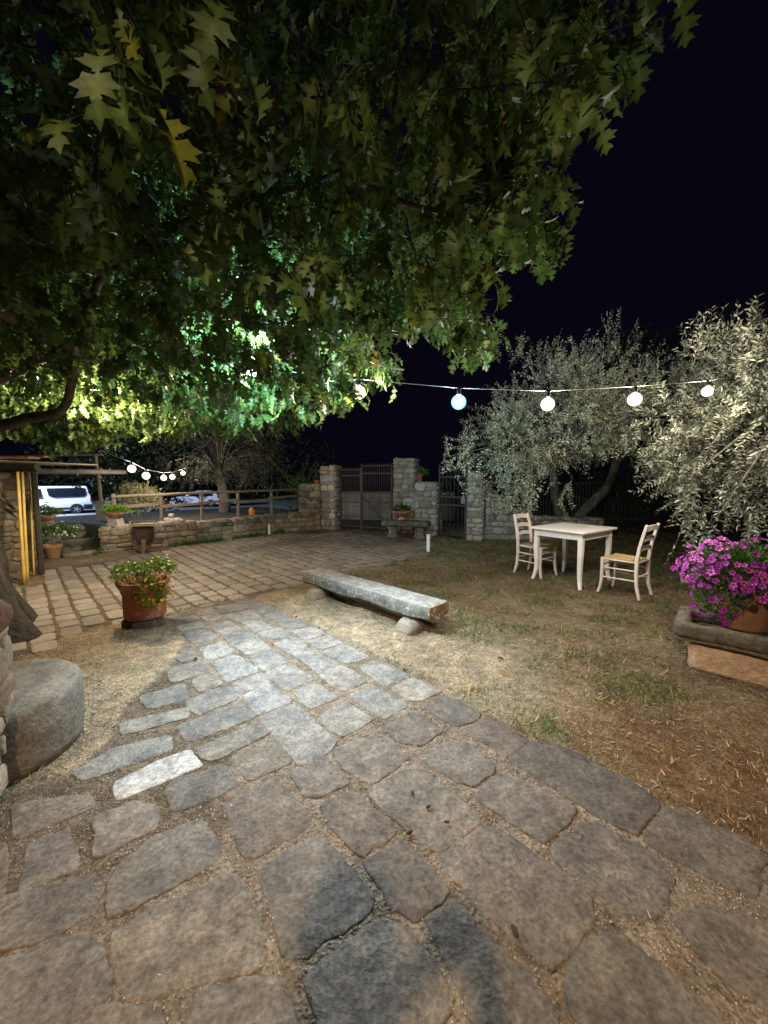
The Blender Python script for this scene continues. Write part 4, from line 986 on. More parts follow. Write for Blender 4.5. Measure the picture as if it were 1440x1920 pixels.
fs.append(tuple(range(n))); fs.append(tuple(nseg*n+k for k in range(n-1, -1, -1)))
mb = MB(); mb.add(vs, fs)
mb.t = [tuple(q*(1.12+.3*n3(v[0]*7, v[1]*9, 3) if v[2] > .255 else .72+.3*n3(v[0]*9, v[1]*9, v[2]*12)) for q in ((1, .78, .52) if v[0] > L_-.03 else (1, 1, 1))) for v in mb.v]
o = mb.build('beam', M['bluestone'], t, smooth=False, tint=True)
for x, y, rx in ((L_-.26, .02, .14), (.30, .02, .14)):
    mb = MB(); mb.blob((x, y, .012), (.12, rx, .10), n=24, jit=.11, seed=x); mb.build('support_stone', M['round'], t, smooth=True)
for x, y, rx in ((L_-.24, .24, .12), (.32, .25, .12)):
    mb = MB(); mb.blob((x, y, .04), (.12, rx, .075), n=12, jit=.1, seed=x+2); mb.build('support_stone', M['rawstone'], t, smooth=True)

# ------------------------------------------------------------------ table and chairs
def square_tube(mb, pts, ws): mb.tube(pts, [w*.7071 for w in ws], 4, rot=PI/4)
F0 = Vector((2.52, 4.92)); aT = R(36)
tw, td = .90, .78
tx_, ty_ = Vector((math.cos(aT), math.sin(aT))), Vector((-math.sin(aT), math.cos(aT)))
ctr = F0+tx_*tw/2+ty_*td/2
t = thing('dining_table', 'square cream painted wooden table with curved legs on the lawn', 'table', (ctr.x, ctr.y, 0), aT)
mb = MB(); mb.box((0, 0, .745), (tw, td, .028)); mb.build('tabletop', M['table'], t, bevel=.006)
mb = MB(); ix, iy = tw/2-.075, td/2-.075
for yy in (-iy-.012, iy+.012): mb.box((0, yy, .685), (2*ix, .022, .09))
for xx in (-ix-.012, ix+.012): mb.box((xx, 0, .685), (.022, 2*iy, .09))
mb.build('apron', M['table'], t, bevel=.003)
for sx_ in (-1, 1):
    for sy_ in (-1, 1):
        X, Y = sx_*ix, sy_*iy; mb = MB(); pts = []; ws = []
        for z, o_, w in ((.73, 0, .062), (.60, 0, .062), (.45, .002, .058), (.30, -.006, .052), (.17, -.004, .046), (.08, .01, .040), (.0, .032, .034)):
            pts.append((X+sx_*o_, Y+sy_*o_*.9, z)); ws.append(w)
        square_tube(mb, pts, ws); mb.build('leg', M['table'], t, bevel=.004)
def chair(label, loc, face_ang):
    t = thing('wooden_chair', label, 'chair', (loc[0], loc[1], 0), face_ang-PI/2, 'ladder back chairs at the table')
    w1, w2, dp = .195, .175, .19
    for s in (-1, 1):
        mb = MB(); square_tube(mb, [(s*w1, dp, .455), (s*w1, dp, .30), (s*w1, dp+.002, .18), (s*(w1+.004), dp+.014, .08), (s*(w1+.012), dp+.034, 0)], [.036, .036, .034, .031, .028]); mb.build('leg', M['chair'], t, bevel=.005)
        mb = MB(); square_tube(mb, [(s*(w2+.012), -dp-.05, 0), (s*w2, -dp-.012, .14), (s*w2, -dp, .30), (s*w2, -dp, .46), (s*w2, -dp-.02, .62), (s*w2, -dp-.055, .78), (s*w2, -dp-.085, .90)], [.028, .034, .036, .038, .036, .034, .030]); mb.build('back_post', M['chair'], t, bevel=.005)
        for z in (.33, .21):
            mb = MB(); mb.tube([(s*w1, dp, z), (s*w2, -dp, z+.005)], .0095, 8); mb.build('stretcher', M['chair'], t)
    for z, yy, ww in ((.28, dp, w1), (.36, dp, w1), (.26, -dp, w2)):
        mb = MB(); mb.tube([(-ww, yy, z), (ww, yy, z)], .0095, 8); mb.build('stretcher', M['chair'], t)
    for z, hh in ((.845, .062), (.715, .055), (.595, .05)):
        mb = MB(); vs = []; fs = []; yb = -dp-.02-(z-.62)*.24; m_ = 12
        for i in range(m_+1):
            f = i/m_*2-1; x = f*w2; bow = -.022*(1-f*f); arch = .020*(1-f*f)
            for (a_, b_) in ((-.007, -hh/2+arch*.9), (.007, -hh/2+arch*.9), (.007, hh/2+arch), (-.007, hh/2+arch)): vs.append((x, yb+bow+a_, z+b_))
        for i in range(m_):
            for k in range(4): fs.append((i*4+k, i*4+(k+1) % 4, i*4+4+(k+1) % 4, i*4+4+k))
        fs += [(3, 2, 1, 0), tuple(m_*4+k for k in range(4))]; mb.add(vs, fs); mb.build('back_slat', M['chair'], t, smooth=False, bevel=.003)
    mb = MB()
    for a_, b_ in (((-w1, dp), (w1, dp)), ((w1, dp), (w2, -dp)), ((w2, -dp), (-w2, -dp)), ((-w2, -dp), (-w1, dp))): mb.tube([(a_[0], a_[1], .437), (b_[0], b_[1], .437)], .013, 8)
    mb.build('seat_frame', M['chair'], t, smooth=True)
    mb = MB(); vs = []; fs = []; k_ = 14; cor = [(-w1-.012, dp+.012), (w1+.012, dp+.012), (w2+.008, -dp-.004), (-w2-.008, -dp-.004)]
    for q in range(4):
        a_, b_ = cor[q], cor[(q+1) % 4]; base = len(vs)
        for i in range(k_+1):
            f = i/k_; 
            for s in (0, 1): vs.append((a_[0]*(1-f)+b_[0]*f if s == 0 else (a_[0]*(1-f)+b_[0]*f)*(1-f), 0, 0))
        vs = vs[:base]
        for i in range(k_+1):
            f = i/k_; kx, ky = a_[0]*(1-f), a_[1]*(1-f); jx, jy = b_[0]*(1-f), b_[1]*(1-f); zc = .452+(.006 if i % 2 else 0)-.010*f
            vs += [(kx, ky, zc), (jx, jy, zc)]
        for i in range(k_): fs.append((base+2*i, base+2*i+2, base+2*i+3, base+2*i+1))
    mb.add(vs, fs)
    mb.box((0, .0, .440), (2*w2, 2*dp-.01, .016)); mb.build('seat', M['rush'], t)
    return t
chair('ladder back wooden chair with rush seat, nearer one at the right side of the table', (3.02, 4.86), R(127))
chair('ladder back wooden chair, the farther one, tucked behind the left side of the table', (2.27, 5.82), R(-53))

# ------------------------------------------------------------------ the oak
oak_loc = Vector((-3.88, 3.55, 0))
oak = thing('oak_tree', 'huge oak with lobed leaves hanging over the courtyard, trunk at the left edge', 'tree', oak_loc)
mb = MB()
npt = 26; vs = []; fs = []; nr = 44
for i in range(npt):
    f = i/(npt-1); z = 3.3*f-.05
    flare = .36*math.exp(-max(z, 0)/.26)+.10*math.exp(-max(z, 0)/.9)
    for k in range(nr):
        a_ = 2*PI*k/nr; lobe = .5+.5*math.cos(a_*5+.6); dirb = .55+.6*max(0, math.cos(a_+.75))
        r = .31-.04*f+flare*(.35+.65*lobe)*dirb+.045*n3(math.cos(a_)*5, math.sin(a_)*5, z*1.4)+.03*n3(math.cos(a_)*11, math.sin(a_)*11, z*4)+.018*math.cos(a_*17+3*n3(0, 0, z*2))
        vs.append((oak_loc.x-.16*min(z, 1.5)+r*math.cos(a_), oak_loc.y+.05*z+r*math.sin(a_), z))
for i in range(npt-1):
    for k in range(nr): fs.append((i*nr+k, i*nr+(k+1) % nr, (i+1)*nr+(k+1) % nr, (i+1)*nr+k))
mb.add(vs, fs); mb.build('trunk', M['bark'], oak, smooth=True, world=True)
mb = MB()
fork = Vector((oak_loc.x+.1, oak_loc.y+.15, 2.2))
limbs = []
def limb(p0, mids, r0, r1, mt=None, n=14):
    pts = [Vector(p0)]+[Vector(m_) for m_ in mids]; out = []
    for i in range(len(pts)-1):
        for k in range(5): out.append(pts[i].lerp(pts[i+1], k/5))
    out.append(pts[-1])
    for _ in range(3): out = [out[0]]+[(out[i-1]+out[i]*2+out[i+1])/4 for i in range(1, len(out)-1)]+[out[-1]]
    out = [p+Vector((n3(p.x*3, p.y*3, 5), n3(p.x*3, p.y*3, 9), n3(p.x*3, p.y*3, 14)))*.05 for p in out]
    m_ = len(out); mb.tube(out, [r0+(r1-r0)*(i/(m_-1))**.8 for i in range(m_)], n, jit=.12); limbs.append(out)
limb(A(-90, 740, 3.6), [A(-10, 700, 3.5), A(60, 672, 3.4), A(125, 650, 3.4), A(195, 618, 3.5), (-2.0, 3.9, 2.9), (-1.5, 4.2, 3.1), (-.6, 4.3, 3.2), (.1, 4.2, 3.3)], .095, .015)
limb(A(-80, 805, 3.4), [A(0, 792, 3.35), A(60, 785, 3.3), A(130, 770, 3.3), (-2.2, 2.9, 2.35), (-1.6, 2.4, 2.7), (-.8, 2.2, 2.9), (-.2, 2.1, 2.95)], .055, .012)
limb((-4.3, 3.6, 2.9), [(-2.9, 2.6, 3.5), (-1.8, 1.5, 3.4), (-.6, .7, 3.3), (.6, .5, 3.2)], .17, .02)
limb((-3.7, 3.8, 2.6), [(-3.1, 5.0, 2.95), (-2.0, 6.1, 3.2), (-.4, 6.6, 3.3)], .14, .02)
limb((-3.8, 3.7, 2.7), [(-4.4, 5.0, 3.0), (-5.0, 6.2, 3.1)], .13, .03)
limb((-3.9, 3.5, 2.8), [(-4.8, 3.2, 3.3), (-6.0, 3.0, 3.6)], .14, .03)
limb((-3.8, 3.3, 2.8), [(-3.9, 2.0, 3.2), (-3.4, .8, 3.4), (-2.6, .2, 3.3)], .13, .02)
limb((-1.5, 4.2, 3.1), [(-.9, 3.6, 2.8), (-.1, 3.3, 2.62), (.25, 3.1, 2.5)], .035, .004, n=8)
limb((-1.6, 2.4, 2.7), [(-1.2, 2.9, 2.6), (-.5, 3.2, 2.5), (.2, 3.6, 2.4)], .04, .008, n=8)
limb((-.2, 2.1, 2.95), [(.2, 2.15, 2.82), (.5, 2.1, 2.72), (.72, 2.1, 2.66)], .022, .004, n=8)
limb((-2.0, 3.9, 2.85), [(-2.1, 4.6, 2.5), (-1.6, 4.9, 2.35), (-.8, 5.0, 2.3)], .045, .01, n=8)
limb((-2.2, 2.9, 2.35), [(-2.2, 2.3, 2.4), (-1.9, 1.6, 2.55), (-1.3, 1.1, 2.5)], .05, .01, n=8)
mb.build('limbs', M['barkpale'], oak, smooth=True, world=True)
# lobed leaf
half = [(.006, 0), (.012, .12), (.11, .17), (.05, .24), (.06, .29), (.20, .29), (.19, .35), (.31, .40), (.17, .44), (.07, .45), (.07, .51), (.19, .51), (.22, .58), (.37, .66), (.22, .68), (.30, .77), (.10, .71), (.07, .76), (.14, .80), (.21, .92), (.09, .90), (0, 1.03)]
mid_y = [0, .1, .15, .22, .27, .30, .34, .38, .42, .45, .49, .53, .57, .61, .65, .69, .72, .76, .80, .86, .92, 1.0]
def oak_tpl(curl, fold, side=0.0):
    V = []; nh = len(half)
    def bend(x, y):
        a_ = curl*y; r = 1/curl if abs(curl) > 1e-3 else 1e3
        yy = math.sin(a_)*r; zz = -(1-math.cos(a_))*r
        return (x+side*y*y, yy, zz+fold*abs(x)-.25*x*x)
    for i in range(nh): V.append(bend(0, mid_y[i]))
    for sg in (1, -1):
        for i in range(nh-1): V.append(bend(sg*half[i][0], half[i][1]+(.02 if sg > 0 else -.01)))
    Fs = []
    for s in range(2):
        b_ = nh+s*(nh-1)
        for i in range(nh-2):
            q = (i, b_+i, b_+i+1, i+1); Fs += [(q[0], q[1], q[2]), (q[0], q[2], q[3])] if s == 0 else [(q[0], q[2], q[1]), (q[0], q[3], q[2])]
        Fs.append((nh-2, b_+nh-2, nh-1) if s == 0 else (nh-2, nh-1, b_+nh-2))
    return np.array(V), np.array(Fs)
crown_px = [(-900,-900),(1250,-900),(1230,0),(1205,40),(1180,120),(1120,170),(1062,262),(1030,330),(1000,385),(1075,425),(1052,470),(985,500),(905,500),(860,560),(905,600),(930,650),(905,690),(850,655),(790,610),(735,600),(690,625),(665,655),(768,655),(735,700),(700,735),(672,690),(655,775),(600,760),(565,805),(545,790),(520,805),(490,790),(430,815),(390,800),(385,860),(330,870),(250,862),(200,850),(150,888),(110,870),(60,855),(0,858),(-900,900)]
rs = np.random.default_rng(11)
NS = 6800
ox = rs.uniform(-7.0, 3.0, NS*6); oy = rs.uniform(-.9, 7.6, NS*6)
zl = 2.22+.22*vnoise(ox, oy, 1.6, 21)+.10*vnoise(ox, oy, 4, 22)+.10*np.clip(1.5-np.hypot(ox, oy), 0, 2)
oz = zl+2.5*rs.random(NS*6)**1.35
O = np.stack([ox, oy, oz], 1)
rad_ = np.hypot(ox+1.9, (oy-3.1)*1.0); keep = (oz-2.2 < 3.0*np.sqrt(np.clip(1-(rad_/5.4)**2, 0, 1))+.15) & (rad_ < 5.6)
px, py, dep = proj(O+np.array([0, 0, -.13])); vis = oy > .05
keep &= ~(vis & ~inpoly(px+rs.normal(0, 6, len(px)), py+rs.normal(0, 6, len(px)), crown_px))
px2, py2, _ = proj(O+np.array([0, 0, .05])); keep &= ~(vis & ~inpoly(px2+rs.normal(0, 4, len(px)), py2, crown_px))
r_cam = np.linalg.norm(O-np.array([0, 0, H]), axis=1); keep &= r_cam > 1.15
keep &= (dep > .95) | ~vis
def clear_lamp(O, P, r, cone, down=True):
    d_ = O-np.array(P); dist = np.linalg.norm(d_, axis=1); k = dist < r
    if down: k |= (d_[:, 2] < .1) & (np.hypot(d_[:, 0], d_[:, 1]) < r+np.abs(d_[:, 2])*cone)
    return ~k
keep &= clear_lamp(O, cool_pos, .20, .7); keep &= np.linalg.norm((O-np.array([-.98, 3.4, 2.28]))/np.array([1, 1, .8]), axis=1) > .40; keep &= clear_lamp(O, warm_pos, .24, 1.0)
keep &= clear_lamp(O, house_pos, .8, 2.0, False)
# the beam of the house lamp reaches the path over the photographer's head
tt = np.clip((O[:, 1]-house_pos.y)/3.6, 0, 1.2); ray = np.stack([house_pos.x*(1-tt)+0*tt, O[:, 1], house_pos.z*(1-tt)], 1)
keep &= ~((O[:, 1] < 1.0) & (O[:, 0] > -1.8) & (O[:, 0] < 1.8) & (O[:, 2] < 4.2) & (O[:, 1] < .35))
O = O[keep][:NS]
n = len(O); d = rdir(n, -.15, rs)*np.array([1, 1, .6]); d[:, 0] += .35*np.sign(O[:, 0]+2.2); d /= np.linalg.norm(d, axis=1, keepdims=True); Ln = rs.uniform(.10, .26, n)
# larger sprays hanging close to the lens, as in the photo's upper left and along the upper right edge
extra = [A(205, -40, .84), A(215, 90, .86), A(330, -30, .95), A(560, 120, 1.5), A(840, 150, 1.35), A(1040, 10, 1.35), A(930, 235, 1.5), A(700, 540, 2.1), A(300, 560, 1.9), A(150, 320, 1.25), A(430, 380, 1.6), A(1140, 60, 1.5), A(870, 300, 1.6), A(1040, 405, 1.9), A(985, 425, 1.9), A(930, 430, 2.0), A(850, 600, 2.5), A(880, 620, 2.5), A(800, 560, 2.6), A(830, 520, 2.5), A(735, 665, 3.9), A(705, 680, 3.8), A(760, 590, 2.8), A(1010, 300, 1.8), A(1180, 20, 1.5)]
O = np.concatenate([O, np.array([tuple(e) for e in extra])]); d = np.concatenate([d, np.tile([.35, .1, -.6], (len(extra), 1))]); Ln = np.concatenate([Ln, np.full(len(extra), .12)])
n = len(O); E = O+d*Ln[:, None]
back = O-(O-(np.array([-1.9, 3.2, 3.4])))*.0-d*.12+np.array([0, 0, .05])
stems_mesh('twigs', 'bark', oak, back, E, .0026)
per = 7
k = np.repeat(np.arange(n), per); s = np.tile(np.linspace(0, 1, per), n)
pos = O[k]+(E-O)[k]*s[:, None]
az = np.tile(np.arange(per)*2.4, n)+rs.uniform(0, 6.28, n)[k]
ld = np.stack([np.cos(az)*.62, np.sin(az)*.62, rs.uniform(-1.7, -.25, n*per)], 1)+rs.normal(0, .18, (n*per, 3))
ld[s > .9] += d[k][s > .9]*.8
ld /= np.linalg.norm(ld, axis=1, keepdims=True)
pet0 = pos.copy(); pos = pos+ld*.025
Rm = frames(ld, np.stack([np.cos(az)*.5, np.sin(az)*.5, np.full(n*per, 1.0)], 1)+rs.normal(0, .35, (n*per, 3)))
size = .155*rs.uniform(.62, 1.2, n*per)
t_ = rs.uniform(0, 1, (n*per, 1)); T = np.array([.80, .85, .75])*(1-t_)+np.array([1.30, 1.15, 1.05])*t_
yel_ = rs.random(n*per) < .035; T[yel_] *= np.array([1.7, 1.25, .6]); dry = rs.random(n*per) < .012; T[dry] *= np.array([2.0, .95, .7])
tpls = [oak_tpl(1.1, .55), oak_tpl(2.0, .8, .10), oak_tpl(.6, .35, -.10), oak_tpl(1.5, .2, .12)]
which = rs.integers(0, 4, n*per)
Va, Fa, Ta, base = [], [], [], 0; off = np.array(oak_loc)
for w in range(4):
    i = np.where(which == w)[0]; V_, F_ = tpls[w]
    X_ = np.einsum('nij,kj->nki', Rm[i], V_*np.array([.74, 1.05, 1]))*size[i][:, None, None]+(pos[i]-off)[:, None, :]
    Va.append(X_.reshape(-1, 3)); Fa.append((np.arange(len(i))[:, None, None]*len(V_)+F_[None]).reshape(-1, 3)+base); vt = np.where(np.arange(len(V_)) < len(half), 1.7, .9)[:, None]; Ta.append((T[i][:, None, :]*vt[None]).reshape(-1, 3)); base += len(i)*len(V_)
print('oak leaves', n*per)
add_obj('leaves', np_mesh('leaves', np.concatenate(Va), np.concatenate(Fa), np.concatenate(Ta), smooth=True), M['oak'], oak)

# ------------------------------------------------------------------ olives
def olive(label, loc, trunks, crowns, nsh, leaf, seed, tint, px_clip=None, per=16, length=.34, group='olive trees', name='olive_tree', m='olive', tpl=OLV, tf=OLF, extra=None):
    t = thing(name, label, 'tree', loc, 0, group); rs = np.random.default_rng(seed)
    mb = MB()
    for pts, r0, r1 in trunks:
        P_ = [Vector(p) for p in pts]; out = []
        for i in range(len(P_)-1):
            for k in range(5): out.append(P_[i].lerp(P_[i+1], k/5))
        out.append(P_[-1])
        for _ in range(2): out = [out[0]]+[(out[i-1]+out[i]*2+out[i+1])/4 for i in range(1, len(out)-1)]+[out[-1]]
        q = len(out); mb.tube(out, [r0+(r1-r0)*i/(q-1) for i in range(q)], 14, jit=.35)
    mb.build('trunk', M['obark'], t, smooth=True, world=True)
    OO, DD, LL = [], [], []
    for c, rad, frac in crowns:
        mask = (lambda o: ~inpoly(*proj(o)[:2], px_clip)) if px_clip else None
        o, d, Ln = shoots(int(nsh*frac), c, rad, length, per, leaf, rs, up=.25, shell=.2, droop=.7, mask=mask, out=.55)
        # cut open gaps between clumps
        g = np.array([n3(p[0]*1.5, p[1]*1.5, p[2]*1.7) for p in o]) > -.07
        OO.append(o[g]); DD.append(d[g]); LL.append(Ln[g])
    if extra is not None:
        e = np.array([tuple(v) for v, _ in extra]); OO.append(e); DD.append(np.array([q for _, q in extra], float)); LL.append(np.full(len(e), length*1.3))
    o, d, Ln = map(np.concatenate, (OO, DD, LL))
    leafy(t, o, d, Ln, per, leaf, tpl, tf, m, rs, tint, stemr=.0028, spread=1.15, jitter=.5)
    # boughs reaching into the clumps
    mb = MB()
    tops = [Vector(p[0][-1]) for p in trunks]
    for i in range(46):
        j = rs.integers(len(o)); a_ = tops[i % len(tops)]; e = Vector(o[j]); md = a_.lerp(e, .5)+Vector((0, 0, .25)); mb.tube([a_, a_.lerp(md, .6), md, e], [.032, .022, .014, .005], 6, jit=.2)
    mb.build('boughs', M['obark'], t, smooth=True, world=True)
    return t
ol = G(1062, 1004)
OT = ((1.0, 1.05, 1.0), (1.95, 1.9, 1.85)); OT2 = ((.6, .65, .6), (1.2, 1.15, 1.1))
ex = []
for px_, py_, y_ in ((960,650,7.0),(1160,620,7.4),(1165,650,7.2),(985,665,7),(1020,665,7.2),(1095,675,7.3),(1190,655,7.4),(850,820,6.6),(860,850,6.6),(1055,900,6.3),(995,905,6.3)):
    for q in range(9): ex.append((A(px_+random.uniform(-22, 22), py_+random.uniform(-5, 45), y_), (random.uniform(-.35, .35), random.uniform(-.3, .3), 1.0 if py_ < 700 else -.4)))
olive('olive tree with a forked trunk and silvery crown behind the white table', ol,
      [([(ol.x, ol.y, -.05), (ol.x-.10, ol.y, .4), (ol.x-.38, ol.y-.1, 1.0), (ol.x-.6, ol.y-.5, 2.0)], .17, .07), ([(ol.x+.1, ol.y, .0), (ol.x+.25, ol.y-.1, .5), (ol.x+.85, ol.y-.3, 1.25), (ol.x+.9, ol.y-.6, 2.2)], .15, .07)],
      [((3.35, 7.7, 2.25), (1.65, 1.5, 1.2), .32), ((2.45, 7.1, 2.0), (1.05, 1.1, 1.1), .17), ((4.1, 7.5, 2.6), (1.4, 1.3, 1.2), .26), ((3.0, 7.2, 2.95), (.7, .9, .75), .07), ((5.0, 7.9, 2.5), (1.3, 1.2, 1.1), .16), ((4.35, 6.5, 2.35), (.95, .9, .85), .14), ((2.85, 6.6, 1.55), (.55, .5, .6), .05)],
      4700, .056, 31, OT, extra=ex, px_clip=[(1005,880),(1060,850),(1180,840),(1265,890),(1260,1000),(1000,1000)])
ex = []
for px_, py_, y_ in ((1340,650,4.6),(1310,670,4.6),(1400,650,4.4),(1300,960,3.9),(1290,900,4),(1325,985,3.7),(1322,960,3.7),(1420,950,3.8),(1370,880,3.6)):
    for q in range(7): ex.append((A(px_+random.uniform(-14, 14), py_+random.uniform(-15, 20), y_), (random.uniform(-.3, .3), random.uniform(-.3, .3), 1.0 if py_ < 700 else -.9)))
olive('nearer olive tree whose dense crown fills the right edge above the petunias', (6.3, 6.0, 0),
      [([(6.3, 6.0, -.05), (6.1, 5.8, .6), (5.7, 5.4, 1.4), (5.3, 5.0, 2.2)], .2, .08)],
      [((4.75, 4.95, 2.2), (1.5, 1.3, 1.0), .46), ((5.9, 4.9, 2.2), (1.4, 1.4, 1.2), .22), ((4.25, 4.6, 1.75), (.9, .8, .75), .16), ((4.3, 5.1, 2.65), (.8, .7, .5), .09), ((5.4, 5.2, 2.6), (1.2, 1.1, .7), .07)],
      3300, .064, 32, OT2, extra=ex)
q = A(421, 965, 11.6)
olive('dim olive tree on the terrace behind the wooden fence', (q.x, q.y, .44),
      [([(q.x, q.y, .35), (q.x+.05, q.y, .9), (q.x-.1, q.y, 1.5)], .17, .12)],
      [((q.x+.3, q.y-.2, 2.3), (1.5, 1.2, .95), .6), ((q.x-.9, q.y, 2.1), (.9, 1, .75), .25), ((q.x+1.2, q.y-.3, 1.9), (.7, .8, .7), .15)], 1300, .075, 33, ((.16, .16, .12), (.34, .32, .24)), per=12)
def bush(label, c, rad, n, seed, tint=((.25, .3, .2), (.6, .6, .35)), leaf=.09, z0=0.0, name='dark_bush', group='dark bushes beyond the courtyard', m='leaf', cat='bush'):
    t = thing(name, label, cat, (c[0], c[1], z0), 0, group); rs = np.random.default_rng(seed)
    o, d, Ln = shoots(n, c, rad, .3, 8, leaf, rs, up=.4)
    g = np.array([n3(p[0]*1.2+seed, p[1]*1.2, p[2]*1.4) for p in o]) > -.22
    leafy(t, o[g], d[g], Ln[g], 8, leaf, LEAF, LF3, m, rs, tint, stemr=.004)
    mb = MB()
    for i in range(6): a_ = rs.uniform(-.4, .4, 2)*np.array(rad[:2]); mb.tube([(c[0]+a_[0]*.3, c[1], z0-.1), (c[0]+a_[0], c[1]+a_[1]*.3, c[2])], [.04, .015], 6, jit=.2)
    mb.build('stems', M['obark'], t, world=True); return t
p = G(578, 992)+Vector((0, .1, 0))
bush('ivy bush hanging over the corner where the terrace wall meets the gate wall', (p.x-.1, p.y+.1, 1.05), (.55, .4, .75), 520, 41, ((.5, .6, .35), (1.0, 1.1, .6)), leaf=.07, name='ivy_bush', group=None)
for i, (lab, c, rad, n_) in enumerate((
    ('dark hedge bush behind the railings, left of the forked olive trunk', (3.2, 11.3, .9), (1.5, .9, 1.2), 900),
    ('dark hedge bush right behind the forked olive trunk', (6.0, 10.8, 1.2), (1.8, 1.0, 1.6), 1200),
    ('dark hedge bush in the gloom between the two olive trees', (8.4, 9.2, 1.2), (1.8, 1.2, 1.8), 1200),
    ('dark hedge bush under the right olive at the edge of the lawn', (8.0, 7.0, .9), (1.3, 1.0, 1.2), 900))): bush(lab, c, rad, n_, 50+i)
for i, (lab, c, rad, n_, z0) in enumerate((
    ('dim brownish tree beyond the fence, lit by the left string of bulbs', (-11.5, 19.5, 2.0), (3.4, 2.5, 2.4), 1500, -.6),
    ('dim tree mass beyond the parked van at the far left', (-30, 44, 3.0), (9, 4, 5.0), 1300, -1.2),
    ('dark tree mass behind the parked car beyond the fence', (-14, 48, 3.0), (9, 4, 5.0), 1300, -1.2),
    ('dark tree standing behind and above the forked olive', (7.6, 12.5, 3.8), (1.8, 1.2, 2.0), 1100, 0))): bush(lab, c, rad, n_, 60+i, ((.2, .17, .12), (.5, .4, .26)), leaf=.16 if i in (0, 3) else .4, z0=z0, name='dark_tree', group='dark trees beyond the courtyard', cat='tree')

# ------------------------------------------------------------------ van and car
def wheel(t, x, y, z, r=.33, w=.22):
    wl_ = thing('wheel', None, None, (0, 0, 0)); wl_.parent = t
    mb = MB(); Mx = Matrix.Translation((x, y, z)) @ Matrix.Rotation(PI/2, 4, 'X')
    mb.lathe([(r*.62, -w/2), (r*.95, -w/2), (r, -w/2+.03), (r, w/2-.03), (r*.95, w/2), (r*.62, w/2)], 28, Mx); mb.build('tyre', M['rubber'], wl_, smooth=False)
    mb = MB(); mb.lathe([(.05, w/2+.012), (.07, w/2+.012), (.07, w/2-.01), (r*.6, w/2-.03), (r*.66, w/2+.004), (r*.6, w/2-.06)], 28, Mx)
    for k in range(5):
        a_ = 2*PI*k/5; mb.box((math.cos(a_)*r*.36, math.sin(a_)*r*.36, w/2+.004), (r*.56, .05, .02), Mx @ Matrix.Identity(4), rz=a_)
    mb.build('rim', M['alloy'], wl_)
def vehicle(name, label, loc, rz, prof, width, glass_, wheels, trim, lampbox):
    """profile in x (rear at 0, front negative), z; near side faces -y"""
    t = thing(name, label, 'van' if 'van' in name else 'car', loc, rz)
    mb = MB(); n = len(prof); vs = []; fs = []; zm = max(z for x, z in prof)
    secs = ((-width/2, .0, .93), (-width/2+.06, .0, 1.0), (width/2-.06, .0, 1.0), (width/2, .0, .93))
    def yy(side, z): ins_ = .16*max(0, (z-1.0*zm*.52)/(zm*.48)); return side*(width/2-ins_)
    for side in (-1, 1):
        for x, z in prof: vs.append((x, yy(side, z), z))
    for i in range(n): fs.append((i, (i+1) % n, n+(i+1) % n, n+i))
    fs.append(tuple(range(n-1, -1, -1))); fs.append(tuple(range(n, 2*n))); mb.add(vs, fs); mb.build('body', M['carwhite'], t, bevel=.05)
    for poly in glass_:
        mb = MB(); vs = [(x, yy(-1, z)-.012, z) for x, z in poly]+[(x, yy(-1, z)+.03, z) for x, z in poly]; k = len(poly)
        mb.add(vs, [tuple(range(k)), tuple(range(2*k-1, k-1, -1))]+[(i, k+i, k+(i+1) % k, (i+1) % k) for i in range(k)]); mb.build('window', M['glass'], t)
    for x, r in wheels:
        mb = MB(); Mx = Matrix.Translation((x, -width/2+.10, r)) @ Matrix.Rotation(PI/2, 4, 'X'); mb.lathe([(r*1.2, -.05), (r*1.2, .112), (.01, .112)], 28, Mx); mb.build('wheel_arch', M['black'], t)
        wheel(t, x, -width/2+.12-.045, r, r); wheel(t, x, width/2-.12, r, r)
    for c_, s_ in trim: mb = MB(); mb.box(c_, s_); mb.build('trim', M['black'], t, bevel=.02)
    for c_, s_ in lampbox: mb = MB(); mb.box(c_, s_); mb.build('tail_light', M['tail'], t, bevel=.01)
    return t
ang = math.atan2(-545, 740)  # azimuth of the rear end
vx = A(174, 940, 29.8)
prof = [(0, .55), (-.02, .85), (-.12, 1.35), (-.28, 1.93), (-.45, 1.97), (-3.5, 1.97), (-3.9, 1.86), (-4.7, 1.15), (-5.3, .98), (-5.45, .6), (-5.4, .28), (-.08, .28)]
van = vehicle('parked_van', 'white passenger van parked on the pale ground beyond the steps', (vx.x, vx.y, -1.16), -ang+0.0, prof, 1.95,
    [[(-.55, 1.22), (-.38, 1.35), (-.40, 1.82), (-.55, 1.86), (-2.5, 1.86), (-2.56, 1.80), (-2.46, 1.32), (-2.2, 1.22)], [(-2.85, 1.22), (-2.88, 1.84), (-3.6, 1.80), (-4.2, 1.22)]],
    [(-.95, .33), (-4.3, .33)], [((-2.6, -.985, .42), (2.5, .03, .12)), ((-.28, -.97, .48), (.52, .06, .36))], [((-.10, -.97, 1.05), (.08, .05, .4))])
van.rotation_euler.z = R(36)
mb = MB(); mb.box((-2.72, -.99, 1.02), (.16, .03, .03)); mb.build('door_handle', M['black'], van, bevel=.005)
mb = MB(); mb.box((-2.6, -.76, 1.99), (3.6, .05, .04)); mb.build('roof_rail', M['alloy'], van, bevel=.01)
cx_ = A(412, 930, 36.0)
prof = [(0, .5), (-.05, .95), (-.35, 1.35), (-.8, 1.46), (-2.0, 1.45), (-2.9, .98), (-3.8, .85), (-3.95, .5), (-3.9, .25), (-.05, .25)]
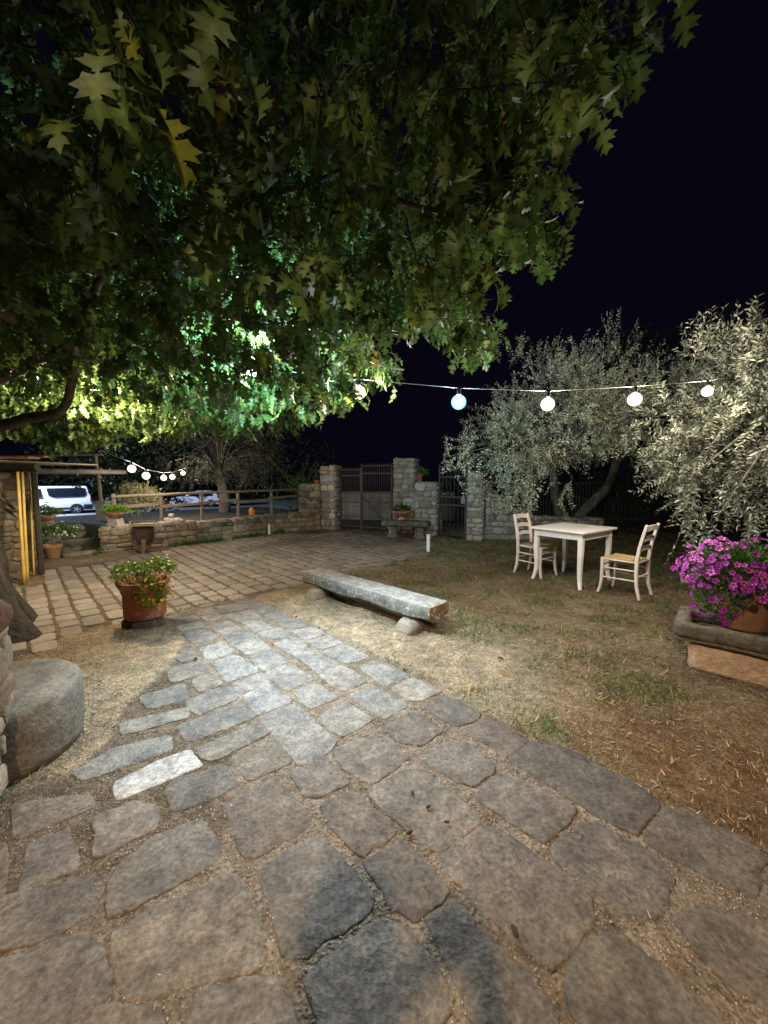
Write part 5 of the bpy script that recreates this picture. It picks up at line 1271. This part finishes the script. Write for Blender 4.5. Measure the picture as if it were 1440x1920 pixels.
vehicle('parked_car', 'small white hatchback parked beyond the fence, seen under the dim olive', (cx_.x, cx_.y, -1.16), R(20), prof, 1.7,
    [[(-.55, .98), (-.6, 1.32), (-1.3, 1.36), (-1.3, .98)], [(-1.4, .98), (-1.4, 1.36), (-1.95, 1.34), (-2.6, .98)]], [(-.7, .3), (-3.2, .3)], [((-2, -.86, .33), (2.0, .03, .08))], [((-.12, -.8, .9), (.1, .08, .2))])

# ------------------------------------------------------------------ festoon bulbs
def bulb(label, p, r, m, group, sock=True):
    t = thing('light_bulb', label, 'bulb', p, 0, group)
    mb = MB(); pr = []
    for i in range(13): a_ = -PI/2+PI*i/12*.93; pr.append((max(.001, r*math.cos(a_)), r*math.sin(a_)))
    mb.lathe(pr, 32); mb.build('globe', M[m], t, smooth=True)
    blue = m == 'bulb_blue'
    add_light('filament', 'POINT', Vector(p), BULB_W*(.75 if blue else 1)*(.5 if p[1] > 6 else 1), (.50, .76, 1.0) if blue else (1.0, .86, .70), r*.42, t)
    mb = MB(); mb.lathe([(r*.30, r*.93), (.019, r*1.1), (.02, r*1.1+.035), (.006, r*1.1+.05)], 12); mb.build('socket', M['black'], t, smooth=True)
    return t
right = [((673,736), 3.6, .060, 'bulb_warm', 'warm white globe bulb nearest the oak leaves'), ((860,754), 3.6, .066, 'bulb_blue', 'bluish white globe bulb against the black sky'),
         ((1027,758), 3.65, .060, 'bulb_warm', 'warm white globe bulb in front of the left part of the olive crown'), ((1190,749), 3.7, .060, 'bulb_warm', 'warm white globe bulb hanging between the two olive crowns'), ((1326,734), 4.1, .050, 'bulb_warm', 'warm white globe bulb half hidden in the right olive')]
left = [((247,879), 7.4, .071, 'leftmost warm bulb of the far string, by the oak leaves'), ((274,892), 7.8, .071, 'second bulb of the far string from the left'), ((307,896), 8.7, .061, 'third bulb of the far string, lowest of all'), ((323,894), 9.2, .061, 'fourth bulb of the far string, almost touching the third'), ((343,887), 10.2, .056, 'farthest and smallest bulb of the far string')]
wire = [A(520, 690, 3.9), A(620, 715, 3.6)]
for (a_, b_), y_, r, m_, lab in right:
    p = A(a_, b_, y_); bulb(lab, p, r, m_, 'globe bulbs strung from the oak to the right olive'); wire.append(p+Vector((0, 0, r*1.1+.05)))
wire.append(A(1470, 690, 4.8))
mb = MB(); mb.tube(wire, .0024, 5); o = mb.build('light_string', M['cable'], smooth=True); centre_origin(o); tag(o, 'thin pale cable carrying five globe bulbs from the oak to the right olive', 'cable')
wire = [A(190, 845, 6.6)]
for (a_, b_), y_, r, lab in left:
    p = A(a_, b_, y_); bulb(lab, p, r, 'bulb_warm', 'globe bulbs of the far string over the terrace'); wire.append(p+Vector((0, 0, r*1.1+.045)))
wire.append(A(400, 870, 11.6))
mb = MB(); mb.tube(wire, .006, 5); o = mb.build('light_string', M['cable'], smooth=True); centre_origin(o); tag(o, 'thin pale cable carrying the far string of bulbs over the terrace', 'cable')

# ------------------------------------------------------------------ lamps in the oak and behind the camera
def flood(label, p, aim, m, power, colr, radius=.05, spill=1.0, cone=100, colr2=None):
    t = thing('floodlight', label, 'floodlight', p, 0, 'floodlights fixed in the oak')
    rot = (Vector(aim)-Vector(p)).to_track_quat('-Z', 'Y').to_matrix().to_4x4()
    mb = MB(); mb.box((0, 0, .05), (.16, .12, .04), rot); mb.build('housing', M['black'], t, bevel=.005)
    mb = MB(); mb.box((0, 0, .026), (.13, .09, .006), rot); mb.build('lens', M[m], t)
    mb = MB(); mb.tube([(-.09, 0, .05), (-.09, 0, .15), (.09, 0, .15), (.09, 0, .05)], .006, 6, rot); mb.build('bracket', M['iron'], t)
    if spill == 1: add_light('lamp', 'POINT', Vector(p)+(rot @ Vector((0, 0, -.03))), power*spill, colr2 or colr, radius, t)
    else:
        mb = MB(); mb.box((0, .0, .09), (.10, .08, .03), rot); mb.build('upper_lens', M[m], t)
        l = add_light('lamp_up', 'SPOT', Vector(p)+Vector((0, 0, .14)), power*spill, colr2 or colr, radius, t); l.data.spot_size = R(150); l.data.spot_blend = .4
        l.rotation_euler = Vector((-.15, .9, .5)).to_track_quat('-Z', 'Y').to_euler()
    if spill < 1:
        l = add_light('lamp_beam', 'SPOT', Vector(p)+(rot @ Vector((0, 0, -.03))), power*(1-spill), colr, radius, t); l.data.spot_size = R(cone); l.data.spot_blend = .9
        l.rotation_euler = rot.to_euler()
    return t
flood('cool white floodlight hidden among the brightly lit oak leaves', cool_pos, cool_pos+Vector((.22, -.12, -1)), 'led_cool', COOL_W, COOL, spill=.46, cone=103, colr2=(.50, .88, 1.0))
flood('warm floodlight hidden in the yellow-lit oak leaves at the left', warm_pos, warm_pos+Vector((-.1, .3, -1)), 'led_warm', WARM_W, (1.0, .84, .60))
hs = thing('farmhouse', 'stone farmhouse wall with a door behind the photographer', 'house', (0, -2.7, 0))
mb = MB(); mb.box((0, -.2, 2.6), (11, .4, 5.4)); mb.build('wall', M['housewall'], hs)
mb = MB(); mb.box((2.2, .03, 1.05), (1.1, .06, 2.1)); mb.build('door', M['darkwood'], hs, bevel=.01)
mb = MB(); mb.box((0, .2, 5.35), (11.4, 1.0, .12)); mb.build('eaves', M['darkwood'], hs, bevel=.01)
t = thing('wall_lamp', 'wall lamp on a bracket high on the farmhouse wall', 'lamp', house_pos)
mb = MB(); mb.tube([(0, -.5, .25), (0, -.2, .30), (0, 0, .22), (0, 0, .12)], .012, 8); mb.build('bracket', M['iron'], t, smooth=True)
mb = MB(); mb.lathe([(.03, .12), (.12, .05), (.125, .045), (.03, .11)], 20); mb.build('shade', M['iron'], t, smooth=True)
lo = add_light('lamp', 'SPOT', house_pos+Vector((0, 0, -.06)), HOUSE_W, (1.0, .73, .46), .07, t)
lo.rotation_euler = (Vector((.25, .6, 0))-house_pos).to_track_quat('-Z', 'Y').to_euler(); lo.data.spot_size = R(66); lo.data.spot_blend = .85
sp = Vector((-27.5, 22.5, -1.2))
t = thing('street_lamp', 'tall street lamp lighting the pale parking ground', 'street lamp', sp)
mb = MB(); mb.tube([(0, 0, 0), (0, 0, 5.2), (.4, .4, 5.6), (1.0, 1.0, 5.7)], [.07, .05, .04, .035], 10); mb.build('pole', M['grey'], t, smooth=True)
mb = MB(); mb.box((1.2, 1.2, 5.68), (.5, .22, .08), rz=.78); mb.build('lamp_head', M['grey'], t, bevel=.01)
add_light('lamp', 'POINT', sp+Vector((1.2, 1.2, 5.5)), PARK_W, (.60, .73, 1.0), .12, t)

# ------------------------------------------------------------------ the photographer (casts the shadow at the bottom of the picture)
pr_ = thing('person', 'photographer in a dark shirt and jeans holding a phone up with both hands', 'person', (-.24, -.28, 0))
def skin_mesh(name, m, verts, edges, rad, root=0, sub=1):
    me = bpy.data.meshes.new(name); me.from_pydata(verts, edges, []); me.update(); o = add_obj(name, me, M[m], pr_)
    sk = o.modifiers.new('skin', 'SKIN'); 
    for i, r in enumerate(rad): me.skin_vertices[0].data[i].radius = (r, r) if not isinstance(r, tuple) else r
    me.skin_vertices[0].data[root].use_root = True; sk.use_smooth_shade = True
    sb = o.modifiers.new('sub', 'SUBSURF'); sb.levels = sub; sb.render_levels = sub; return o
V_ = [(0, 0, .95), (0, 0, 1.12), (0, 0, 1.32), (0, .0, 1.44), (0, .02, 1.50), (0, .03, 1.60), (0, .03, 1.70)]; Rr = [.13, .12, .15, .10, .055, .085, .07]; E_ = [(0, 1), (1, 2), (2, 3), (3, 4), (4, 5), (5, 6)]
def chain(start, pts, rad):
    pv = start
    for p, r in zip(pts, rad): V_.append(p); Rr.append(r); E_.append((pv, len(V_)-1)); pv = len(V_)-1
    return pv
for s in (-1, 1):
    hnd = chain(3, [(s*.17, 0, 1.40), (.03*0+s*.27, .03, 1.20), (.03+s*.28, .06, 1.14), (.14+s*.15, .16, 1.27), (.24+s*.065, .235, 1.36), (.24+s*.052, .255, 1.40)], [.06, .045, .043, .036, .026, .024])
    for k in range(4): chain(hnd, [(.24+s*.050, .272, 1.36+.022*k), (.24+s*.041, .292, 1.362+.022*k), (.24+s*.020, .296, 1.363+.022*k)][:3-(k == 3)], [.0085, .008, .007])
    chain(hnd-1, [(.24+s*.05, .24, 1.345), (.24+s*.030, .242, 1.37), (.24+s*.018, .244, 1.39)], [.011, .010, .008])
    chain(0, [(s*.09, 0, .88), (s*.10, .01, .50), (s*.11, -.01, .10), (s*.11, .03, .05), (s*.12, .14, .035)], [.095, .058, .042, .042, .035])
skin_mesh('body', 'skin', V_, E_, Rr)
SV = [(0, 0, .92), (0, 0, 1.12), (0, 0, 1.32), (0, 0, 1.42)]; SE = [(0, 1), (1, 2), (2, 3)]; SR = [(.16, .13), (.155, .125), (.18, .135), .12]
for s in (-1, 1): n0 = len(SV); SV += [(s*.17, 0, 1.40), (s*.27, .025, 1.22)]; SE += [(3, n0), (n0, n0+1)]; SR += [.08, .068]
skin_mesh('shirt', 'shirt', SV, SE, SR)
TV = [(0, 0, .94)]; TE = []; TR = [(.165, .13)]
for s in (-1, 1): n0 = len(TV); TV += [(s*.09, 0, .86), (s*.10, .01, .5), (s*.11, -.01, .08)]; TE += [(0, n0), (n0, n0+1), (n0+1, n0+2)]; TR += [.105, .075, .065]
skin_mesh('trousers', 'jeans', TV, TE, TR)
mb = MB(); mb.blob((0, -.005, 1.70), (.095, .11, .10), n=16, jit=.05); mb.build('hair', M['hair'], pr_, smooth=True)
mb = MB(); mb.box((.24, .268, H-.058), (.076, .008, .16)); ph = mb.build('phone', M['black'], None, bevel=.003); ph.location = (-.24, -.28, 0); tag(ph, 'black phone held upright in the photographer\'s hands', 'phone')

# ------------------------------------------------------------------ grass, straw, gravel, husks
def lawn_mask(x, y):
    inp = inpoly(x, y, path_w) | inpoly(x, y, patio_w); s1 = inpoly(x, y, sand_w[0]) | inpoly(x, y, sand_w[1]); return inp, s1
N_ = 420000; gx = rng.uniform(-3.2, 7.5, N_); gy = .7+10.3*rng.random(N_)**1.25
px, py, dep = proj(np.stack([gx, gy, np.zeros(N_)], 1)); k = (px > -80) & (px < 1540) & (py < 1980); gx, gy = gx[k], gy[k]
inp, snd = lawn_mask(gx, gy); dn = vnoise(gx, gy, 3.5, 61)*.5+vnoise(gx, gy, 9, 62)*.45+vnoise(gx, gy, 22, 63)*.25
bare = 1.0*((gx > 1.0) & (gy < 2.4))  # trodden brown corner nearest the camera
edge = np.abs(gx*Vv.x+gy*Vv.y-vedge) < .22
left_ = gx < -1.2
pr2 = np.clip(.34+dn*1.15-bare*.35+edge*.3, .03, 1); pr2 = np.where(snd, .03, pr2); pr2 = np.where(left_ & (gy < 4.2), pr2*.12, pr2)
k = (~inp) & (rng.random(len(gx)) < pr2); gx, gy, dn, bare = gx[k], gy[k], dn[k], bare[k]; n = len(gx)
BL = np.array([(-.075, 0, 0), (.075, 0, 0), (.055, .55, .10), (-.055, .55, .10), (0, 1, .34)], float); BF = np.array([(0, 1, 2), (0, 2, 3), (3, 2, 4)])
d = rdir(n, .55); d[:, 2] = np.abs(d[:, 2])*.9+.08; grn = np.clip(.42+.75*dn-.5*bare+rng.normal(0, .25, n), 0, 1)[:, None]
T = np.array([.36, .28, .15])*(1-grn)+np.array([.105, .145, .045])*grn; T = T*rng.uniform(.4, 1.6, (n, 1))
o = scatter('grass', 'grass', None, BL, BF, np.stack([gx, gy, np.full(n, .004)+.006*vnoise(gx, gy, 14, 4)+.010*vnoise(gx, gy, 3.2, 5)], 1), frames(d, rdir(n, .3)), rng.uniform(.022, .055, n)*(1-.35*bare), T)
print('grass', n)
tag(o, 'sparse short grass and dry blades on the lawn', 'grass', kind='stuff')
# dry straw and leaf bits
n = 22000; gx = rng.uniform(-3, 6.5, n); gy = .8+8*rng.random(n)**1.2; inp, snd = lawn_mask(gx, gy); k = (~inp) | (rng.random(n) < .012); gx, gy = gx[k], gy[k]; n = len(gx)
d = rdir(n); d[:, 2] = rng.uniform(.0, .18, n); T = np.array([.34, .25, .13])*rng.uniform(.35, 1.3, (n, 1))
o = scatter('straw_litter', 'grass', None, BL*np.array([1.2, 1, .2]), BF, np.stack([gx, gy, np.full(n, .010)+.010*vnoise(gx, gy, 3.2, 5)], 1), frames(d, np.tile([0, 0, 1.0], (n, 1))+rng.normal(0, .2, (n, 3))), rng.uniform(.015, .045, n), T)
tag(o, 'dry straw and leaf bits lying on the bare earth', 'litter', kind='stuff')
# gravel in the mortar joints
OCT = np.array([(1, 0, 0), (0, 1, 0), (-1, 0, 0), (0, -1, 0), (0, 0, .7), (0, 0, -.7)], float); OF = np.array([(0, 1, 4), (1, 2, 4), (2, 3, 4), (3, 0, 4), (1, 0, 5), (2, 1, 5), (3, 2, 5), (0, 3, 5)])
n = 42000; gx = rng.uniform(-2.2, 2.4, n); gy = .75+3.4*rng.random(n)**1.3; k = inpoly(gx, gy, path_w)
for st in STONES:
    p = [g2(a_, b_) for a_, b_ in st]; c = np.mean(np.array(p), 0); p = [(c[0]+(a_-c[0])*1.02, c[1]+(b_-c[1])*1.02) for a_, b_ in p]; k &= ~inpoly(gx, gy, p)
gx, gy = gx[k], gy[k]; n = len(gx); g_ = rng.uniform(.5, 1.7, (n, 1)); T = g_*np.array([[1, .96, .92]])
o = scatter('joint_gravel', 'gravel', None, OCT, OF, np.stack([gx, gy, rng.uniform(-.001, .003, n)], 1), frames(rdir(n), rdir(n)), rng.uniform(.0016, .0048, n), T)
tag(o, 'fine pale gravel in the joints of the stone path', 'gravel', kind='stuff')
n = 1500; gx = rng.uniform(-3, 4, n); gy = .8+5*rng.random(n); T = rng.uniform(.5, 1.5, (n, 1))*np.ones((1, 3))
k = ~inpoly(gx, gy, path_w) & ~inpoly(gx, gy, patio_w); gx, gy, T = gx[k], gy[k], T[k]; n = len(gx)
o = scatter('pebbles', 'gravel', None, OCT, OF, np.stack([gx, gy, np.full(n, .004)], 1), frames(rdir(n), rdir(n)), rng.uniform(.002, .007, n), T)
tag(o, 'small pebbles scattered over the bare earth', 'pebbles', kind='stuff')
husks = [((768,1560), 'dark seed husk on the joint between two stones in the middle of the path'), ((965,1745), 'dark seed husk at the edge of the big stone near the bottom right'), ((367,1235), 'dark seed husk at the left edge of the path near the round block'), ((773,1485), 'small dark seed husk on the bluish stone in mid path'), ((803,1512), 'small dark seed husk on the bluish stone, right of the other'), ((838,1541), 'faint seed husk near the lower right corner of the bluish stone'), ((555,1156), 'dark seed husk on the bare earth between path and long bench'), ((938,1234), 'dark seed husk on the bare patch of lawn right of the long bench'), ((598,1177), 'small seed husk at the right border of the path'), ((757,1255), 'brown seed husk on the path border beyond the last pale stone')]
for i, ((a_, b_), lab) in enumerate(husks):
    p = G(a_, b_, .016); r = random.uniform(.009, .013)*(1 if i in (0, 1, 2, 6, 7, 9) else .7)*(1+.3*(p.y > 2.5)); mb = MB(); mb.lathe([(max(.0004, r*.8*math.sin(PI*q/8)*(1.05-.3*q/8)), r*1.5*(-math.cos(PI*q/8))) for q in range(9)], 12, Matrix.Rotation(PI/2, 4, 'Y'), wob=.25)
    o = mb.build('seed_husk', M['cone'], smooth=True); o.location = p; o.rotation_euler.z = random.uniform(0, 3); tag(o, lab, 'seed husk', 'dark seed husks lying on the ground')
